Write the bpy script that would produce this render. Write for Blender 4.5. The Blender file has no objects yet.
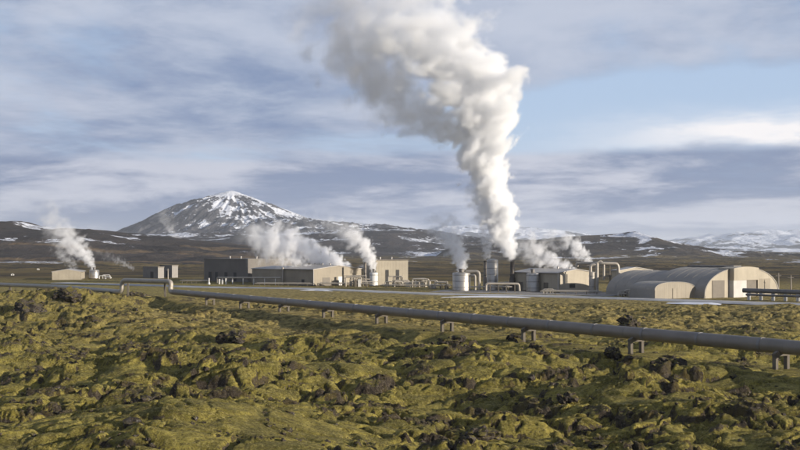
import bpy, bmesh, math, random
import numpy as np
from mathutils import Vector, noise as mnoise

# ------------------------------------------------------------------ camera, sky, sun, exposure
S = bpy.context.scene
COL = S.collection
F = 1099.0          # focal length in photo pixels (photo is 800 wide)
EYE = 11.0          # eye height above the plain
HOR = 250.0         # photo row of the horizon
R = math.radians

cam_d = bpy.data.cameras.new("camera"); cam = bpy.data.objects.new("camera", cam_d); COL.objects.link(cam)
cam.location = (0, 0, EYE); cam.rotation_euler = (R(90), 0, 0)
cam_d.sensor_width = 36; cam_d.lens = 36 * F / 800; cam_d.shift_y = (HOR - 225) / 800
cam_d.clip_start = 0.5; cam_d.clip_end = 60000
S.camera = cam

SUN_AZ = R(64)      # to the right of straight behind the camera
SUN_EL = R(11.5)
sun_dir = Vector((math.sin(SUN_AZ) * math.cos(SUN_EL), -math.cos(SUN_AZ) * math.cos(SUN_EL), math.sin(SUN_EL)))
sl = bpy.data.lights.new("sun", 'SUN'); sl.energy = 5.0; sl.angle = R(0.5); sl.color = (1.0, 0.90, 0.755)
so = bpy.data.objects.new("sun", sl); COL.objects.link(so)
so.location = (60, -40, 60); so.rotation_euler = (-sun_dir).to_track_quat('-Z', 'Y').to_euler()

S.view_settings.view_transform = 'Standard'; S.view_settings.look = 'None'
S.view_settings.gamma = 1.0; S.view_settings.use_curve_mapping = False
S.view_settings.exposure = 0.48
S.cycles.use_denoising = True
S.cycles.max_bounces = 14; S.cycles.diffuse_bounces = 3; S.cycles.glossy_bounces = 3
S.cycles.transparent_max_bounces = 64; S.cycles.volume_bounces = 14; S.cycles.adaptive_threshold = 0.03
S.cycles.volume_max_steps = 256; S.cycles.volume_step_rate = 2.2
S.cycles.sample_clamp_indirect = 8


class NT:
    """small helper to wire shader nodes"""
    def __init__(s, tree):
        s.t = tree; tree.nodes.clear()
    def n(s, typ, inputs=None, **kw):
        nd = s.t.nodes.new(typ)
        for k, v in kw.items(): setattr(nd, k, v)
        if inputs:
            for k, v in inputs.items():
                sk = nd.inputs[k]
                if hasattr(v, 'is_output'): s.t.links.new(v, sk)
                else: sk.default_value = v
        return nd
    def m(s, op, a, b=0.0, c=None, clamp=False):
        d = {0: a, 1: b}
        if c is not None: d[2] = c
        return s.n('ShaderNodeMath', d, operation=op, use_clamp=clamp).outputs[0]
    def vm(s, op, a, b):
        nd = s.n('ShaderNodeVectorMath', {0: a, 1: b}, operation=op)
        return nd.outputs['Value'] if op in ('DOT_PRODUCT', 'LENGTH', 'DISTANCE') else nd.outputs[0]
    def ss(s, v, lo, hi, a=0.0, b=1.0):
        return s.n('ShaderNodeMapRange', {'Value': v, 'From Min': lo, 'From Max': hi, 'To Min': a, 'To Max': b}, interpolation_type='SMOOTHSTEP').outputs[0]
    def noise(s, vec, scale, detail=4.0, rough=0.55, dist=0.0, lac=2.0):
        return s.n('ShaderNodeTexNoise', {'Vector': vec, 'Scale': scale, 'Detail': detail, 'Roughness': rough, 'Distortion': dist, 'Lacunarity': lac}).outputs['Fac']
    def mix(s, f, a, b):
        nd = s.n('ShaderNodeMix', data_type='RGBA')
        for idx, v in ((0, f), (6, a), (7, b)):
            sk = nd.inputs[idx]
            if hasattr(v, 'is_output'): s.t.links.new(v, sk)
            else: sk.default_value = v if idx == 0 else (v[0], v[1], v[2], 1.0)
        return nd.outputs[2]
    def bump(s, h, strength, dist, normal=None):
        d = {'Height': h, 'Strength': strength, 'Distance': dist}
        if normal is not None: d['Normal'] = normal
        return s.n('ShaderNodeBump', d).outputs[0]
    def link(s, a, b): s.t.links.new(a, b)


def build_world():
    w = bpy.data.worlds.new("World"); S.world = w; w.use_nodes = True
    N = NT(w.node_tree)
    sky = N.n('ShaderNodeTexSky', sky_type='NISHITA', sun_disc=False, sun_elevation=SUN_EL,
              sun_rotation=math.atan2(sun_dir.x, sun_dir.y), altitude=50, air_density=1.0, dust_density=0.6, ozone_density=1.4).outputs[0]
    d = N.n('ShaderNodeTexCoord').outputs['Generated']
    sp = N.n('ShaderNodeSeparateXYZ', {0: d})
    x, y, z = sp.outputs
    zc = N.m('ADD', N.m('MAXIMUM', z, 0.0), 0.13)
    px = N.m('DIVIDE', x, zc); py = N.m('DIVIDE', y, zc)
    pv = N.n('ShaderNodeCombineXYZ', {0: px, 1: py, 2: 0.0}).outputs[0]
    n1 = N.noise(pv, 0.52, 8, 0.60, 0.35)
    pv2 = N.vm('ADD', pv, (17.3, 4.1, 2.0))
    n2 = N.noise(pv2, 1.05, 8, 0.62, 0.25)
    n3 = N.noise(N.vm('ADD', pv, (-5.2, 31.0, 7.0)), 0.22, 3, 0.5)
    n4 = N.noise(N.vm('ADD', pv, (3.0, -9.0, 5.0)), 3.0, 6, 0.6, 0.3)
    # clear opening in the cloud deck, towards the right of the view
    a = N.m('DIVIDE', x, N.m('MAXIMUM', y, 0.05))
    ahead = N.m('GREATER_THAN', y, 0.0)
    wob = N.m('MULTIPLY', N.m('SUBTRACT', n2, 0.5), 0.06)
    e = N.m('ADD', z, wob)
    def blob(ac, aw, ec, ew):
        g1 = N.m('POWER', N.m('ABSOLUTE', N.m('DIVIDE', N.m('SUBTRACT', a, ac), aw)), 2.0)
        g2 = N.m('POWER', N.m('ABSOLUTE', N.m('DIVIDE', N.m('SUBTRACT', e, ec), ew)), 2.0)
        return N.m('MULTIPLY', N.m('POWER', 2.718, N.m('MULTIPLY', N.m('ADD', g1, g2), -1.0)), ahead)
    hole = blob(0.26, 0.19, 0.122, 0.030)
    cov = N.m('ADD', N.m('SUBTRACT', n1, N.m('MULTIPLY', hole, 0.40)), N.m('MULTIPLY', N.m('SUBTRACT', n4, 0.5), 0.12))
    cover = N.ss(cov, 0.33, 0.50)
    # low stratus deck hugging the horizon
    e2 = N.m('ADD', z, N.m('MULTIPLY', N.m('SUBTRACT', n3, 0.5), 0.045))
    strat = N.m('MULTIPLY', N.ss(e2, 0.092, 0.083), N.ss(n2, 0.26, 0.46, 0.45, 1.0))
    lit = N.ss(N.m('ADD', N.m('ADD', N.m('MULTIPLY', n2, 0.5), N.m('MULTIPLY', n1, 0.3)), N.m('MULTIPLY', n4, 0.2)), 0.40, 0.61)
    ccol = N.mix(lit, (1.95, 2.7, 4.5), (5.4, 5.95, 7.2))
    warm = N.ss(N.m('ADD', N.m('MULTIPLY', n3, 0.55), N.m('MULTIPLY', n2, 0.45)), 0.47, 0.64)
    ccol = N.mix(N.m('MULTIPLY', warm, 0.14), ccol, (6.4, 6.1, 6.9))
    scol = N.mix(N.ss(N.m('ADD', N.m('MULTIPLY', n2, 0.8), N.m('MULTIPLY', n4, 0.2)), 0.42, 0.62), (1.95, 2.6, 4.25), (6.0, 6.25, 7.3))
    # thin bright fair-weather cloud just above the stratus
    fair = N.m('MULTIPLY', blob(0.36, 0.15, 0.097, 0.014), N.ss(n4, 0.36, 0.56, 0.55, 1.0))
    lightsky = N.mix(0.75, sky, (5.2, 6.8, 9.5))
    c = N.mix(N.m('MULTIPLY', cover, 0.94), lightsky, ccol)
    c = N.mix(N.m('MULTIPLY', fair, 1.25, clamp=True), c, (10.2, 9.9, 10.0))
    c = N.mix(N.m('MULTIPLY', strat, 0.92), c, scol)
    # cloud bases overhead made greyer than those seen edge-on, to cut ambient light
    c = N.mix(N.ss(z, 0.16, 0.6, 0, 0.55), c, (1.7, 2.0, 2.9))
    bg = N.n('ShaderNodeBackground', {'Color': c, 'Strength': 0.071})
    N.n('ShaderNodeOutputWorld', {'Surface': bg.outputs[0]})
build_world()


# ------------------------------------------------------------------ projection helpers (photo pixel -> place on the plain)
def G(px, py):
    D = EYE * F / (py - HOR)
    return Vector(((px - 400) / F * D, D, 0.0))
def PT(px, py, D):
    return Vector(((px - 400) / F * D, D, EYE + (HOR - py) / F * D))
def run_to(P, d, px):
    """length along d from P after which the point stands at photo column px"""
    t = (px - 400) / F
    return (t * P.y - P.x) / (d.x - t * d.y)


# ------------------------------------------------------------------ numpy noise
_rng = np.random.RandomState(7)
_perm = np.tile(_rng.permutation(4096).astype(np.int64), 2)
_ga = _rng.rand(4096) * 2 * np.pi
_gx, _gy = np.cos(_ga), np.sin(_ga)
_r1, _r2, _r3 = _rng.rand(4096), _rng.rand(4096), _rng.rand(4096)
def _hash(i, j): return _perm[(_perm[i & 4095] + (j & 4095))]
def perlin(x, y):
    xi = np.floor(x).astype(np.int64); yi = np.floor(y).astype(np.int64)
    xf = x - xi; yf = y - yi
    u = xf * xf * xf * (xf * (xf * 6 - 15) + 10); v = yf * yf * yf * (yf * (yf * 6 - 15) + 10)
    def g(i, j, dx, dy):
        h = _hash(i, j); return _gx[h] * dx + _gy[h] * dy
    a = g(xi, yi, xf, yf); b = g(xi + 1, yi, xf - 1, yf)
    c = g(xi, yi + 1, xf, yf - 1); d = g(xi + 1, yi + 1, xf - 1, yf - 1)
    return ((a + (b - a) * u) + ((c + (d - c) * u) - (a + (b - a) * u)) * v) * 1.5
def fbm(x, y, oct=4, gain=0.5):
    s = 0; a = 1.0; f = 1.0
    for k in range(oct):
        s = s + a * perlin(x * f + 13.7 * k, y * f - 7.3 * k); a *= gain; f *= 2.03
    return s
def ridged(x, y, oct=4, gain=0.5):
    s = 0; a = 1.0; f = 1.0
    for k in range(oct):
        s = s + a * (1 - np.abs(perlin(x * f + 3.1 * k, y * f + 9.7 * k)) * 1.6); a *= gain; f *= 2.07
    return s / (2 - 2 * gain ** oct) * 1.0
def worley(x, y):
    """F1, F2 distances and the random value of the nearest cell"""
    xi = np.floor(x).astype(np.int64); yi = np.floor(y).astype(np.int64)
    f1 = np.full(x.shape, 9.0); f2 = np.full(x.shape, 9.0); rv = np.zeros(x.shape)
    for di in (-1, 0, 1):
        for dj in (-1, 0, 1):
            h = _hash(xi + di, yi + dj)
            dd = np.hypot(xi + di + _r1[h] - x, yi + dj + _r2[h] - y)
            m = dd < f1
            f2 = np.where(m, f1, np.minimum(f2, dd)); rv = np.where(m, _r3[h], rv); f1 = np.where(m, dd, f1)
    return f1, f2, rv
def sstep(a, b, x):
    t = np.clip((x - a) / (b - a), 0, 1); return t * t * (3 - 2 * t)


# ------------------------------------------------------------------ object helpers
def tag(o, label=None, cat=None, group=None, kind=None):
    for k, v in (('label', label), ('category', cat), ('group', group), ('kind', kind)):
        if v: o[k] = v
    return o
def empty(name, loc, rz=0.0):
    o = bpy.data.objects.new(name, None); COL.objects.link(o)
    o.location = loc; o.rotation_euler = (0, 0, rz); o.empty_display_size = 0.5
    return o
def link_mesh(name, me, mat, parent=None, smooth=False):
    o = bpy.data.objects.new(name, me); COL.objects.link(o)
    if mat and not me.materials: me.materials.append(mat)
    if smooth: me.shade_smooth()
    if parent is not None: o.parent = parent
    return o
class MB:
    def __init__(s): s.v = []; s.f = []
    def add(s, vs, fs):
        b = len(s.v); s.v += [tuple(p) for p in vs]; s.f += [tuple(b + i for i in f) for f in fs]; return s
    def box(s, x0, x1, y0, y1, z0, z1):
        return s.add([(x0, y0, z0), (x1, y0, z0), (x1, y1, z0), (x0, y1, z0), (x0, y0, z1), (x1, y0, z1), (x1, y1, z1), (x0, y1, z1)],
                     [(0, 3, 2, 1), (4, 5, 6, 7), (0, 1, 5, 4), (1, 2, 6, 5), (2, 3, 7, 6), (3, 0, 4, 7)])
    def extrude(s, prof, y0, y1):
        """profile of (x, z) points, anticlockwise seen from -y, extruded along y"""
        n = len(prof)
        vs = [(x, y0, z) for x, z in prof] + [(x, y1, z) for x, z in prof]
        fs = [tuple(range(n)), tuple(range(2 * n - 1, n - 1, -1))]
        fs += [(i, i + n, (i + 1) % n + n, (i + 1) % n) for i in range(n)]
        return s.add(vs, fs)
    def lathe(s, prof, cx=0, cy=0, seg=32):
        """(r, z) from bottom to top"""
        vs = []; fs = []
        for r, z in prof:
            for k in range(seg):
                a = 2 * math.pi * k / seg; vs.append((cx + r * math.cos(a), cy + r * math.sin(a), z))
        for i in range(len(prof) - 1):
            for k in range(seg):
                k2 = (k + 1) % seg
                fs.append((i * seg + k, i * seg + k2, (i + 1) * seg + k2, (i + 1) * seg + k))
        fs.append(tuple(range(seg - 1, -1, -1))); fs.append(tuple((len(prof) - 1) * seg + k for k in range(seg)))
        return s.add(vs, fs)
    def tube(s, pts, r, seg=14, bend=None, bn=6):
        P = [Vector(p) for p in pts]
        rr = r if callable(r) else (lambda t: r)
        path = [P[0]]
        b = bend if bend is not None else 0
        for i in range(1, len(P) - 1):
            if b > 0:
                d0 = (P[i - 1] - P[i]); d1 = (P[i + 1] - P[i])
                k = min(b, d0.length * 0.48, d1.length * 0.48)
                A = P[i] + d0.normalized() * k; B = P[i] + d1.normalized() * k
                for j in range(bn + 1):
                    t = j / bn; path.append(A * (1 - t) ** 2 + P[i] * 2 * t * (1 - t) + B * t * t)
            else: path.append(P[i])
        path.append(P[-1])
        n = len(path); vs = []; fs = []
        up = Vector((0, 0, 1))
        tprev = None; side = None
        for i, p in enumerate(path):
            tg = (path[min(i + 1, n - 1)] - path[max(i - 1, 0)]).normalized()
            if side is None:
                side = tg.cross(up if abs(tg.z) < 0.9 else Vector((0, 1, 0))).normalized()
            else:
                side = (side - tg * side.dot(tg)).normalized()
            u2 = side.cross(tg)
            ra = rr(i / (n - 1))
            for k in range(seg):
                a = 2 * math.pi * k / seg
                vs.append(p + side * (ra * math.cos(a)) + u2 * (ra * math.sin(a)))
        for i in range(n - 1):
            for k in range(seg):
                k2 = (k + 1) % seg
                fs.append((i * seg + k, (i + 1) * seg + k, (i + 1) * seg + k2, i * seg + k2))
        fs.append(tuple(range(seg))); fs.append(tuple((n - 1) * seg + k for k in range(seg - 1, -1, -1)))
        return s.add(vs, fs)
    def build(s, name, mat, parent=None, smooth=False, angle=40):
        me = bpy.data.meshes.new(name); me.from_pydata(s.v, [], s.f)
        bm = bmesh.new(); bm.from_mesh(me); bmesh.ops.recalc_face_normals(bm, faces=bm.faces); bm.to_mesh(me); bm.free()
        o = link_mesh(name, me, mat, parent)
        if smooth:
            me.shade_smooth(); me.set_sharp_from_angle(angle=R(angle))
        return o
def grid_mesh(name, X, Y, Z, mat, wrap=False, attrs=None):
    nr, nc = X.shape
    me = bpy.data.meshes.new(name)
    co = np.stack([X, Y, Z], -1).reshape(-1, 3).astype(np.float32)
    i = np.arange(nr - 1)[:, None]; j = np.arange(nc if wrap else nc - 1)[None, :]
    j2 = (j + 1) % nc
    q = np.stack([i * nc + j, i * nc + j2, (i + 1) * nc + j2, (i + 1) * nc + j], -1).reshape(-1, 4)
    me.vertices.add(len(co)); me.vertices.foreach_set('co', co.ravel())
    me.loops.add(q.size); me.loops.foreach_set('vertex_index', q.ravel().astype(np.int32))
    me.polygons.add(len(q)); me.polygons.foreach_set('loop_start', (np.arange(len(q)) * 4).astype(np.int32))
    me.update(calc_edges=True); me.validate()
    for k, v in (attrs or {}).items():
        at = me.attributes.new(k, 'FLOAT', 'POINT'); at.data.foreach_set('value', v.reshape(-1).astype(np.float32))
    me.shade_smooth()
    return link_mesh(name, me, mat)


# ------------------------------------------------------------------ materials
def new_mat(name):
    m = bpy.data.materials.new(name); m.use_nodes = True
    return m, NT(m.node_tree)
def out(N, surf=None, vol=None):
    o = N.n('ShaderNodeOutputMaterial')
    if surf is not None: N.link(surf, o.inputs['Surface'])
    if vol is not None: N.link(vol, o.inputs['Volume'])
def attr(N, name): return N.n('ShaderNodeAttribute', attribute_name=name).outputs['Fac']

def mat_ground():
    m, N = new_mat("moss_lava_ground")
    p = N.n('ShaderNodeTexCoord').outputs['Object']
    rock = attr(N, 'rock'); plain = attr(N, 'plain'); snow = attr(N, 'snow')
    big = N.noise(p, 0.13, 4, 0.55); mid = N.noise(p, 0.7, 5, 0.6); fine = N.noise(p, 3.2, 6, 0.65, 0.4); tiny = N.noise(p, 11.0, 5, 0.7)
    moss = N.mix(N.ss(mid, 0.36, 0.64), (0.172, 0.146, 0.030), (0.445, 0.368, 0.084))
    moss = N.mix(N.ss(N.noise(p, 0.22, 5, 0.62, 0.6), 0.48, 0.62, 0, 0.6), moss, (0.100, 0.092, 0.024))
    moss = N.mix(N.ss(big, 0.50, 0.66, 0, 0.5), moss, (0.115, 0.108, 0.027))
    moss = N.mix(N.ss(N.noise(p, 4.6, 6, 0.7, 0.6), 0.50, 0.66, 0, 0.8), moss, (0.500, 0.420, 0.150))
    moss = N.mix(N.ss(N.noise(p, 5.5, 5, 0.7), 0.50, 0.64, 0, 0.7), moss, (0.050, 0.036, 0.016))
    moss = N.mix(N.ss(N.noise(p, 1.9, 5, 0.7, 0.8), 0.56, 0.66, 0, 0.6), moss, (0.075, 0.052, 0.026))
    stv = N.mix(N.ss(N.noise(p, 0.9, 6, 0.65), 0.40, 0.58), (0.095, 0.075, 0.027), (0.430, 0.335, 0.118))
    stv = N.mix(N.ss(N.noise(p, 0.35, 5, 0.65, 0.5), 0.54, 0.64, 0, 0.75), stv, (0.060, 0.045, 0.022))
    moss = N.mix(N.m('MULTIPLY', attr(N, 'straw'), 0.85), moss, stv)
    rk = N.mix(N.ss(fine, 0.35, 0.65), (0.026, 0.020, 0.015), (0.092, 0.072, 0.052))
    rk = N.mix(N.ss(N.noise(p, 6.0, 5, 0.65, 0.5), 0.56, 0.68, 0, 0.6), rk, (0.30, 0.26, 0.20))
    rk = N.mix(N.ss(mid, 0.46, 0.62, 0, 0.7), rk, (0.130, 0.100, 0.030))
    rm = N.ss(N.m('ADD', rock, N.m('MULTIPLY', N.m('SUBTRACT', fine, 0.5), 0.9)), 0.40, 0.62)
    c = N.mix(rm, moss, rk)
    # far plain: brown heath with streaks of moss and bare gravel
    fp = N.n('ShaderNodeMapping', {'Vector': p, 'Scale': (0.35, 1.0, 1.0)}).outputs[0]
    f1 = N.noise(fp, 0.022, 6, 0.62, 0.6); f2 = N.noise(fp, 0.09, 5, 0.6)
    pl = N.mix(N.ss(f1, 0.42, 0.60), (0.036, 0.029, 0.019), (0.160, 0.118, 0.044))
    pl = N.mix(N.ss(f2, 0.52, 0.66, 0, 0.6), pl, (0.150, 0.108, 0.058))
    pl = N.mix(N.ss(f2, 0.46, 0.34, 0, 0.7), pl, (0.024, 0.022, 0.019))
    c = N.mix(plain, c, pl)
    sn = N.ss(N.m('ADD', snow, N.m('MULTIPLY', N.m('SUBTRACT', N.noise(fp, 0.12, 5, 0.6), 0.5), 0.7)), 0.48, 0.56)
    c = N.mix(sn, c, (0.62, 0.64, 0.70))
    clump = N.n('ShaderNodeTexVoronoi', {'Vector': p, 'Scale': 2.6, 'Detail': 3.0, 'Roughness': 0.65}, feature='F1').outputs['Distance']
    b = N.bump(mid, 0.5, 0.5); b = N.bump(clump, 0.8, 0.16, b); b.node.invert = True; b = N.bump(fine, 1.0, 0.30, b); b = N.bump(tiny, 1.0, 0.13, b)
    s = N.n('ShaderNodeBsdfPrincipled', {'Base Color': c, 'Roughness': 0.95, 'Normal': b, 'Specular IOR Level': 0.15, 'Sheen Weight': N.m('MULTIPLY', N.m('SUBTRACT', 1.0, plain), 0.07), 'Sheen Roughness': 0.45, 'Sheen Tint': (1.0, 0.88, 0.55, 1)})
    out(N, s.outputs[0]); return m

def mat_rock():
    m, N = new_mat("lava_rock")
    p = N.n('ShaderNodeTexCoord').outputs['Object']
    fine = N.noise(p, 3.0, 6, 0.65, 0.4)
    c = N.mix(N.ss(fine, 0.32, 0.66), (0.026, 0.022, 0.019), (0.085, 0.070, 0.056))
    c = N.mix(N.ss(N.noise(p, 5.0, 5, 0.65, 0.5), 0.56, 0.68, 0, 0.7), c, (0.26, 0.24, 0.215))
    nz = N.n('ShaderNodeSeparateXYZ', {0: N.n('ShaderNodeNewGeometry').outputs['Normal']}).outputs[2]
    mo = N.ss(N.m('ADD', nz, N.m('MULTIPLY', N.m('SUBTRACT', N.noise(p, 1.3, 4, 0.6), 0.5), 2.2)), 0.62, 0.92)
    c = N.mix(N.m('MULTIPLY', mo, 0.85), c, N.mix(fine, (0.080, 0.072, 0.018), (0.185, 0.150, 0.040)))
    b = N.bump(fine, 1.0, 0.2); b = N.bump(N.noise(p, 12, 4, 0.6), 0.8, 0.05, b)
    s = N.n('ShaderNodeBsdfPrincipled', {'Base Color': c, 'Roughness': 0.95, 'Normal': b, 'Specular IOR Level': 0.15})
    out(N, s.outputs[0]); return m

def mat_hill(name, dark, mid, grass, snowcol=(0.66, 0.68, 0.73), sc=1.0):
    m, N = new_mat(name)
    p = N.n('ShaderNodeTexCoord').outputs['Object']
    snow = attr(N, 'snow'); gr = attr(N, 'grass')
    n1 = N.noise(p, 0.010 * sc, 6, 0.62, 0.5); n2 = N.noise(p, 0.05 * sc, 5, 0.65)
    c = N.mix(N.ss(n1, 0.38, 0.62), dark, mid)
    c = N.mix(N.ss(N.m('ADD', gr, N.m('MULTIPLY', N.m('SUBTRACT', n2, 0.5), 0.8)), 0.42, 0.62), c, grass)
    c = N.mix(N.ss(n2, 0.55, 0.72, 0, 0.5), c, dark)
    sn = N.ss(N.m('ADD', snow, N.m('MULTIPLY', N.m('SUBTRACT', N.noise(p, 0.06 * sc, 8, 0.75), 0.5), 1.5)), 0.46, 0.54)
    c = N.mix(sn, c, snowcol)
    b = N.bump(n2, 0.9, 5.0 / sc)
    b = N.bump(N.noise(p, 0.2 * sc, 5, 0.6), 0.6, 1.2 / sc, b)
    s = N.n('ShaderNodeBsdfPrincipled', {'Base Color': c, 'Roughness': 0.95, 'Normal': b, 'Specular IOR Level': 0.1})
    out(N, s.outputs[0]); return m

def mat_plain(name, col, rough=0.7, metal=0.0, var=0.18, scale=0.6, bump=0.25, bd=0.02, dirt=0.25):
    m, N = new_mat(name)
    p = N.n('ShaderNodeTexCoord').outputs['Object']
    n1 = N.noise(p, scale, 5, 0.6); n2 = N.noise(p, scale * 9, 4, 0.6)
    lo = tuple(c * (1 - var) for c in col); hi = tuple(min(1, c * (1 + var)) for c in col)
    c = N.mix(N.ss(n1, 0.3, 0.7), lo, hi)
    st = N.n('ShaderNodeMapping', {'Vector': p, 'Scale': (1.6, 1.6, 0.14)}).outputs[0]
    c = N.mix(N.ss(N.noise(st, 1.3, 5, 0.6), 0.55, 0.78, 0, dirt), c, tuple(x * 0.55 for x in col))
    b = N.bump(n2, bump, bd)
    s = N.n('ShaderNodeBsdfPrincipled', {'Base Color': c, 'Roughness': N.ss(n1, 0.2, 0.8, rough - 0.08, min(1, rough + 0.08)), 'Metallic': metal, 'Normal': b})
    out(N, s.outputs[0]); return m

def mat_clad(name, col, pitch=0.3, var=0.10, rough=0.55, axis='xy'):
    """profiled sheet cladding: fine vertical ribs, faint run-off streaks"""
    m, N = new_mat(name)
    p = N.n('ShaderNodeTexCoord').outputs['Object']
    s3 = N.n('ShaderNodeSeparateXYZ', {0: p}).outputs
    u = N.m('ADD', s3[0], s3[1])
    rib = N.m('PINGPONG', u, pitch / 2)
    n1 = N.noise(p, 0.25, 4, 0.55)
    c = N.mix(N.ss(n1, 0.3, 0.7), tuple(x * (1 - var) for x in col), tuple(min(1, x * (1 + var)) for x in col))
    pan = N.n('ShaderNodeTexWhiteNoise', {'W': N.m('FLOOR', N.m('DIVIDE', u, 3.0))}, noise_dimensions='1D').outputs[0]
    c = N.mix(N.m('MULTIPLY', pan, 0.14), c, tuple(x * 0.6 for x in col))
    st = N.n('ShaderNodeMapping', {'Vector': p, 'Scale': (1.4, 1.4, 0.10)}).outputs[0]
    c = N.mix(N.ss(N.noise(st, 1.5, 5, 0.6), 0.52, 0.78, 0, 0.35), c, tuple(x * 0.5 for x in col))
    b = N.bump(N.m('DIVIDE', rib, pitch / 2), 0.5, 0.05)
    s = N.n('ShaderNodeBsdfPrincipled', {'Base Color': c, 'Roughness': rough, 'Normal': b})
    out(N, s.outputs[0]); return m

def mat_steam(name, col):
    m, N = new_mat(name)
    v = N.n('ShaderNodeVolumePrincipled', {'Color': (*col, 1), 'Density': 1.0, 'Density Attribute': 'density', 'Anisotropy': 0.0})
    out(N, None, v.outputs[0]); return m

M = {}
M['ground'] = mat_ground()
M['steam'] = mat_steam("thin_steam", (0.99, 0.99, 0.995)); M['steam_dense'] = mat_steam("dense_steam", (0.980, 0.983, 0.990))
M['rock'] = mat_rock()
M['silver'] = mat_plain("galvanised_cladding", (0.40, 0.38, 0.35), 0.40, 0.75, 0.10, 0.5, 0.12, 0.01, 0.3)
M['pipe'] = mat_plain("pipe_cladding", (0.215, 0.188, 0.155), 0.5, 0.22, 0.14, 0.35, 0.2, 0.012, 0.3)
M['pipe_pale'] = mat_plain("pale_pipe_cladding", (0.36, 0.325, 0.275), 0.5, 0.25, 0.10, 0.5, 0.15, 0.01, 0.25)
M['pipe_dark'] = mat_plain("dull_pipe_cladding", (0.16, 0.15, 0.14), 0.5, 0.3, 0.15, 0.5, 0.15, 0.01, 0.25)
M['band'] = mat_plain("pipe_strap", (0.22, 0.21, 0.20), 0.5, 0.5, 0.1, 1.0, 0.1)
M['concrete'] = mat_plain("weathered_concrete", (0.13, 0.112, 0.088), 0.9, 0, 0.2, 1.2, 0.5, 0.02, 0.4)
M['beige'] = mat_clad("beige_cladding", (0.265, 0.226, 0.168), 0.35)
M['beige_light'] = mat_clad("pale_beige_cladding", (0.36, 0.315, 0.24), 0.35)
M['tan'] = mat_clad("brown_grey_cladding", (0.125, 0.11, 0.095), 0.4)
M['vault'] = mat_plain("vault_sheeting", (0.25, 0.23, 0.20), 0.6, 0.0, 0.10, 0.3, 0.12, 0.02, 0.2)
M['roof'] = mat_plain("roof_sheeting", (0.38, 0.36, 0.335), 0.55, 0.1, 0.12, 0.4, 0.1)
M['dark'] = mat_plain("dark_opening", (0.028, 0.027, 0.027), 0.6, 0, 0.2, 0.8, 0.1)
M['brown_door'] = mat_plain("brown_door_paint", (0.145, 0.125, 0.10), 0.6, 0, 0.12, 0.8, 0.1)
M['white'] = mat_plain("white_paint", (0.60, 0.59, 0.56), 0.55, 0, 0.06, 0.8, 0.1)
M['pale_panel'] = mat_plain("pale_panel_paint", (0.47, 0.455, 0.43), 0.55, 0, 0.08, 0.6, 0.1)
M['black'] = mat_plain("sooty_steel", (0.060, 0.048, 0.040), 0.5, 0.3, 0.25, 0.8, 0.2)
M['glass'] = mat_plain("dark_window_glass", (0.02, 0.024, 0.03), 0.12, 0, 0.1, 0.8, 0.0)
M['gravel'] = mat_plain("pale_gravel", (0.23, 0.215, 0.195), 0.95, 0, 0.25, 0.15, 0.6, 0.03, 0.3)
M['road'] = mat_plain("frosted_gravel_road", (0.36, 0.355, 0.35), 0.9, 0, 0.25, 0.10, 0.5, 0.02, 0.3)
M['snow'] = mat_plain("old_snow", (0.72, 0.73, 0.77), 0.8, 0, 0.08, 0.3, 0.4, 0.03, 0.1)
M['hill_left'] = mat_hill("brown_heath_hill", (0.030, 0.025, 0.023), (0.062, 0.050, 0.042), (0.150, 0.105, 0.058))
M['hill_mid'] = mat_hill("dark_ridge", (0.028, 0.026, 0.028), (0.058, 0.050, 0.048), (0.085, 0.070, 0.040))
M['hill_right'] = mat_hill("lava_hill", (0.036, 0.030, 0.026), (0.078, 0.062, 0.046), (0.150, 0.115, 0.055))
M['cone'] = mat_hill("volcano_rock", (0.045, 0.045, 0.052), (0.105, 0.102, 0.108), (0.13, 0.12, 0.105), sc=1.4)
M['range'] = mat_hill("snow_range", (0.05, 0.055, 0.07), (0.11, 0.12, 0.15), (0.16, 0.17, 0.20), (0.70, 0.73, 0.80), sc=0.25)


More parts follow.
